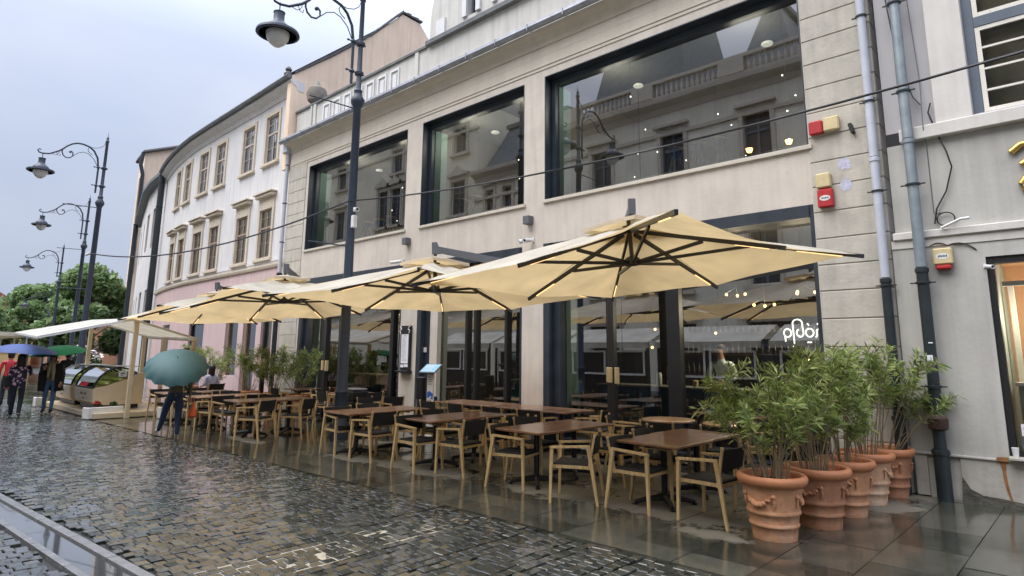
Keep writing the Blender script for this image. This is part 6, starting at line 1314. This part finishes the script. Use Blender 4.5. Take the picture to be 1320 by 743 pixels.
def pose(H=1.72, step=.0, lean=.02, **kw):
    k = H/1.72
    J = {'pelvis': ((0, 0, .93), (.155, .115)), 'belly': ((0, lean*.4, 1.08), (.145, .105)), 'chest': ((0, lean*.9, 1.30), (.165, .115)), 'neck': ((0, lean*1.3, 1.48), .058), 'jaw': ((0, lean*1.6+.015, 1.565), (.07, .078)), 'crown': ((0, lean*1.7, 1.68), (.072, .085))}
    for s, g in (('L', -1), ('R', 1)):
        J.update({'sh'+s: ((g*.185, lean*.9, 1.40), .066), 'el'+s: ((g*.24, lean*.5-.02, 1.13), .048), 'wr'+s: ((g*.25, .08, .90), .031), 'ha'+s: ((g*.25, .11, .82), (.038, .022)), 'hip'+s: ((g*.095, 0, .86), .098), 'kn'+s: ((g*.10, .02, .48), .066), 'an'+s: ((g*.10, -.02, .09), .045), 'toe'+s: ((g*.115, .15, .035), (.045, .035))})
    J.update(kw.pop('J', {})); J = {a: (tuple(c*k for c in b[0]), b[1] if not isinstance(b[1], (int, float)) else b[1]*k) if a != 'face' else b for a, b in J.items()}
    face = J.pop('face', None)
    return J
M['denim'] = mat('dark_denim', (.025, .04, .085), .8, .15, 12); M['denim_mid'] = mat('blue_denim', (.08, .16, .28), .8, .2, 12); M['navy'] = mat('navy_cloth', (.012, .015, .03), .8, .15, 10); M['black_cloth'] = mat('black_cloth', (.012, .012, .013), .85, .2, 10)
M['khaki'] = mat('olive_grey_cloth', (.16, .145, .105), .85, .15, 10); M['scarf'] = mat('sand_scarf', (.40, .34, .22), .85, .2, 14); M['shirt_blue'] = mat('pale_blue_shirt', (.74, .86, .88), .8, .06, 8); M['red_cloth'] = mat('red_rain_jacket', (.45, .02, .035), .5, .12, 6); M['shoe_white'] = mat('white_shoe', (.6, .57, .5), .6, .1, 10)
def floral(name, a, b_, sc, lo):
    m = mat(name, a, .8, .05, 5); n = m.node_tree; L = n.links; t = n.nodes.new('ShaderNodeTexCoord'); v = n.nodes.new('ShaderNodeTexVoronoi'); v.inputs['Scale'].default_value = sc; L.new(t.outputs['Object'], v.inputs['Vector'])
    q = n.nodes.new('ShaderNodeMath'); q.operation = 'LESS_THAN'; q.inputs[1].default_value = lo; L.new(v.outputs['Distance'], q.inputs[0]); x = n.nodes.new('ShaderNodeMix'); x.data_type = 'RGBA'; L.new(q.outputs[0], x.inputs[0]); x.inputs[6].default_value = (*a, 1); x.inputs[7].default_value = (*b_, 1); L.new(x.outputs[2], n.nodes['Principled BSDF'].inputs['Base Color']); return m
M['floral_dark'] = floral('dark_floral_print', (.02, .02, .045), (.62, .42, .50), 14, .40); M['floral_light'] = floral('blue_white_print', (.55, .55, .72), (.10, .10, .35), 24, .3)
def umbrella(loc, rot, r_, drop, col, label, n=12, shaft=.8):
    e = empty('umbrella', loc, 0, label, 'umbrella', None); e.rotation_euler = rot; m_ = mat('wet_umbrella_cloth_%d' % random.randint(0, 9999), col, .6, .1, 3)
    mb = MB(); vs = [(0, 0, 0)]; nr = 6; ns = n*4
    for i in range(1, nr+1):
        q = i/nr
        for j in range(ns):
            a = 2*math.pi*j/ns; fr = abs(((j % 4)/4)-.5)*2; sc = 1-.075*(1-fr)*q; rad = r_*math.sin(q*1.25)/math.sin(1.25); vs.append((math.cos(a)*rad*sc, math.sin(a)*rad*sc, -drop*(1-math.cos(q*1.25))/(1-math.cos(1.25))+.012*(1-fr)*q))
    fs = [(0, 1+j, 1+(j+1) % ns) for j in range(ns)]+[(1+(i-1)*ns+j, 1+i*ns+j, 1+i*ns+(j+1) % ns, 1+(i-1)*ns+(j+1) % ns) for i in range(1, nr) for j in range(ns)]
    mb.add(vs, fs); mb.build('canopy', m_, e, 25)
    MB().tube([(0, 0, .06), (0, 0, -shaft)], .007, 6).build('shaft', M['zinc'], e, 60); MB().tube([(0, 0, -shaft), (0, 0, -shaft-.06), (.02, 0, -shaft-.1), (.05, 0, -shaft-.09)], .014, 8).build('handle', M['black'], e, 60)
    mb = MB()
    for j in range(n):
        a = 2*math.pi*j/n; pts_ = [(math.cos(a)*r_*math.sin(q*1.25)/math.sin(1.25), math.sin(a)*r_*math.sin(q*1.25)/math.sin(1.25), -drop*(1-math.cos(q*1.25))/(1-math.cos(1.25))-.006) for q in (0.05, .35, .7, 1.0)]; mb.tube(pts_, .003, 4); mb.tube([(0, 0, -.38), pts_[2]], .0025, 4)
    mb.build('ribs', M['black'], e); return e
# man with the teal umbrella, walking away
Ju = pose(1.66, J={'hipL': ((-.1, .0, .86), .10), 'knL': ((-.16, .18, .50), .07), 'anL': ((-.22, .30, .16), .046), 'toeL': ((-.25, .46, .13), (.045, .035)), 'hipR': ((.09, -.01, .86), .10), 'knR': ((.09, .0, .47), .07), 'anR': ((.09, -.06, .09), .046), 'toeR': ((.10, .11, .035), (.045, .035)), 'elL': ((-.26, .06, 1.14), .05), 'wrL': ((-.24, .26, 1.22), .032), 'haL': ((-.2, .32, 1.27), (.036, .026)), 'elR': ((.27, -.05, 1.13), .05), 'wrR': ((.29, .02, .88), .032), 'haR': ((.29, .04, .80), (.036, .024))})
po_ = person('person', (-14.25, 5.0, 0), R(78), Ju, {'top': M['khaki'], 'legs': M['denim'], 'shoe': M['shoe_white']}, 'person seen from behind in olive top and dark jeans under the teal umbrella')
MB().tube([(-.16, .05, 1.45), (.0, -.13, 1.25), (.18, -.13, 1.0), (.24, -.02, .9)], .016, 6).build('bag_strap', M['black_cloth'], po_, 60)
umbrella((-13.92, 4.85, 1.64), (R(13), R(34), 0), .62, .27, (.045, .115, .12), 'teal umbrella carried by the person walking away', 14, .72)
bg_ = MB(); bg_.lathe([(.02, .30), (.05, .24), (.11, .12), (.12, .03), (.09, 0), (.001, .0)], (0, 0, 0), 12); bg_.tube([(-.02, 0, .28), (-.03, 0, .40), (.03, 0, .40), (.02, 0, .28)], .008, 5); bg_ = bg_.build('carrier_bag', mat('orange_plastic_bag', (.75, .11, .02), .45, .12, 6), None, 50); bg_.location = (-14.0, 5.28, .42); bg_.scale = (1, .6, 1); tag(bg_, 'orange plastic bag in the hand of the person with the teal umbrella', 'bag')
# woman in floral jacket with blue umbrella, seen from behind
Jw = pose(1.62, J={'elR': ((.27, .12, 1.16), .055), 'wrR': ((.2, .26, 1.3), .034), 'haR': ((.17, .29, 1.37), (.036, .026)), 'knL': ((-.1, .05, .47), .08), 'anL': ((-.1, .1, .09), .055), 'toeL': ((-.11, .26, .035), (.045, .035)), 'anR': ((.1, -.14, .10), .055), 'toeR': ((.11, .02, .035), (.045, .035)), 'belly': ((0, .0, 1.08), (.185, .14)), 'pelvis': ((0, 0, .93), (.18, .14))})
pw = person('person', (-21.55, 3.55, 0), R(75), Jw, {'top': M['floral_dark'], 'legs': M['navy'], 'shoe': M['shoe_white']}, 'person from behind in a dark floral jacket and navy trousers under the blue umbrella', 'long')
MB().rbox(-.30, -.17, -.16, .06, .80, 1.08, .03).build('shoulder_bag', M['black_cloth'], pw)
umbrella((-21.6, 3.62, 1.92), (R(-3), R(4), 0), .76, .22, (.035, .075, .24), 'blue umbrella at the left edge', 8, .6)
# man in sunglasses with sand scarf, facing the camera
Jm = pose(1.66, J={'elR': ((.28, .06, 1.14), .052), 'wrR': ((.16, .24, 1.26), .034), 'haR': ((.13, .28, 1.33), (.036, .026)), 'elL': ((-.27, .02, 1.12), .052), 'wrL': ((-.27, .12, .90), .034), 'haL': ((-.26, .15, .82), (.036, .024)), 'anL': ((-.1, .12, .10), .05), 'toeL': ((-.12, .28, .035), (.045, .035)), 'anR': ((.12, -.08, .10), .05), 'toeR': ((.13, .08, .035), (.045, .035))})
pm = person('person', (-22.3, 4.42, 0), R(-112), Jm, {'top': M['khaki'], 'sleeve': M['black_cloth'], 'legs': M['denim_mid'], 'shoe': M['black_cloth']}, 'person in sunglasses, sand scarf and dark open coat under the green umbrella')
mb = MB()
for s in (-1, 1): mb.prism([(s*.07, 1.38), (s*.25, 1.38), (s*.30, 1.1), (s*.28, .62), (s*.12, .60), (s*.10, 1.0)], -.15, .10, 'y')
mb.prism([(-.25, 1.4), (.25, 1.4), (.28, .62), (-.28, .62)], -.2, -.14, 'y'); mb.build('coat', M['black_cloth'], pm)
mb = MB(); mb.tube([(-.09, .04, 1.43), (0, .12, 1.40), (.09, .04, 1.43), (0, -.06, 1.44), (-.09, .04, 1.43)], .05, 8); mb.tube([(-.03, .13, 1.38), (-.06, .17, 1.15), (-.07, .16, .92)], [.05, .05, .03], 7); mb.tube([(.03, .13, 1.38), (.05, .17, 1.2), (.06, .16, 1.0)], [.05, .05, .03], 7); mb.build('scarf', M['scarf'], pm, 60)
MB().rbox(-.075, .075, .095, .125, 1.57, 1.61, .008).build('sunglasses', M['black'], pm)
umbrella((-22.35, 4.5, 1.90), (R(8), R(3), 0), .72, .24, (.012, .27, .12), 'bright green umbrella held by the person in sunglasses', 8, .6)
pr_ = person('person', (-26.0, 4.0, 0), R(80), pose(1.7), {'top': M['red_cloth'], 'legs': M['navy'], 'shoe': M['black_cloth']}, 'person in a red rain jacket half hidden behind the blue umbrella')
umbrella((-29.5, 6.2, 1.95), (R(5), R(-4), 0), .65, .22, (.16, .03, .04), 'dark red umbrella behind the green umbrella', 8, .6)
pf_ = person('person', (-29.5, 6.3, 0), R(85), pose(1.68), {'top': M['black_cloth'], 'legs': M['navy'], 'shoe': M['black_cloth']}, 'person in black under the dark red umbrella')
person('person', (-19.6, 7.05, 0), R(60), pose(1.84, J={'elL': ((-.3, .1, 1.14), .055), 'wrL': ((-.2, .3, 1.05), .035), 'haL': ((-.15, .36, 1.03), (.036, .026))}), {'top': M['black_cloth'], 'legs': M['khaki'], 'shoe': M['black_cloth']}, 'vendor in black standing under the stall tent behind the post')
# barman behind the blue counter
bm = person('person', (-5.38, 11.62, .2), R(180), pose(1.76, J={'elL': ((-.27, .02, 1.14), .05), 'wrL': ((-.1, .2, 1.08), .034), 'haL': ((-.04, .23, 1.07), (.036, .026)), 'elR': ((.27, .02, 1.14), .05), 'wrR': ((.1, .21, 1.05), .034), 'haR': ((.04, .24, 1.03), (.036, .026))}), {'top': M['shirt_blue'], 'legs': M['black_cloth'], 'shoe': M['black_cloth']}, 'barman in a pale blue shirt standing behind the blue counter')
mb = MB(); mb.prism([(-.07, 1.43), (0, 1.36), (.07, 1.43), (.0, 1.40)], .09, .125, 'y'); mb.build('collar', M['shirt_blue'], bm)
# seated guest in printed shirt
Js = pose(1.66); Js.update({'hipL': ((-.1, .02, .82), .10), 'hipR': ((.1, .02, .82), .10), 'knL': ((-.11, .42, .80), .07), 'knR': ((.11, .42, .80), .07), 'anL': ((-.11, .44, .42), .05), 'anR': ((.11, .44, .42), .05), 'toeL': ((-.12, .6, .36), (.045, .035)), 'toeR': ((.12, .6, .36), (.045, .035)), 'wrL': ((-.16, .3, 1.02), .033), 'haL': ((-.12, .37, 1.03), (.036, .026)), 'wrR': ((.16, .3, 1.02), .033), 'haR': ((.12, .37, 1.03), (.036, .026))})
person('person', (-20.6, 8.25, -.33), R(100), Js, {'top': M['floral_light'], 'legs': M['black_cloth'], 'shoe': M['black_cloth']}, 'seated person in a blue and white printed shirt before the pink wall', 'long')
chair(-20.55, 8.25, R(190), 'oak armchair under the seated person in the printed shirt')
ct = MB(); ct.rbox(-.35, .35, -.25, .25, .0, .62, .02); ct = ct.build('wicker_chest', mat('grey_wicker', (.16, .145, .12), .8, .25, 30, .6, 60)); ct.location = (-20.2, 7.55, 0); MB().rbox(-.38, .38, -.28, .28, .622, .66, .01).build('lid', M['counter_top'], ct); tag(ct, 'grey woven chest in front of the seated person', 'chest')

# sub-parts sit in their part's own space (the part already undoes the offset of its thing)
for o in bpy.data.objects:
    if o.parent and o.parent.parent: o.matrix_parent_inverse = Matrix.Identity(4)
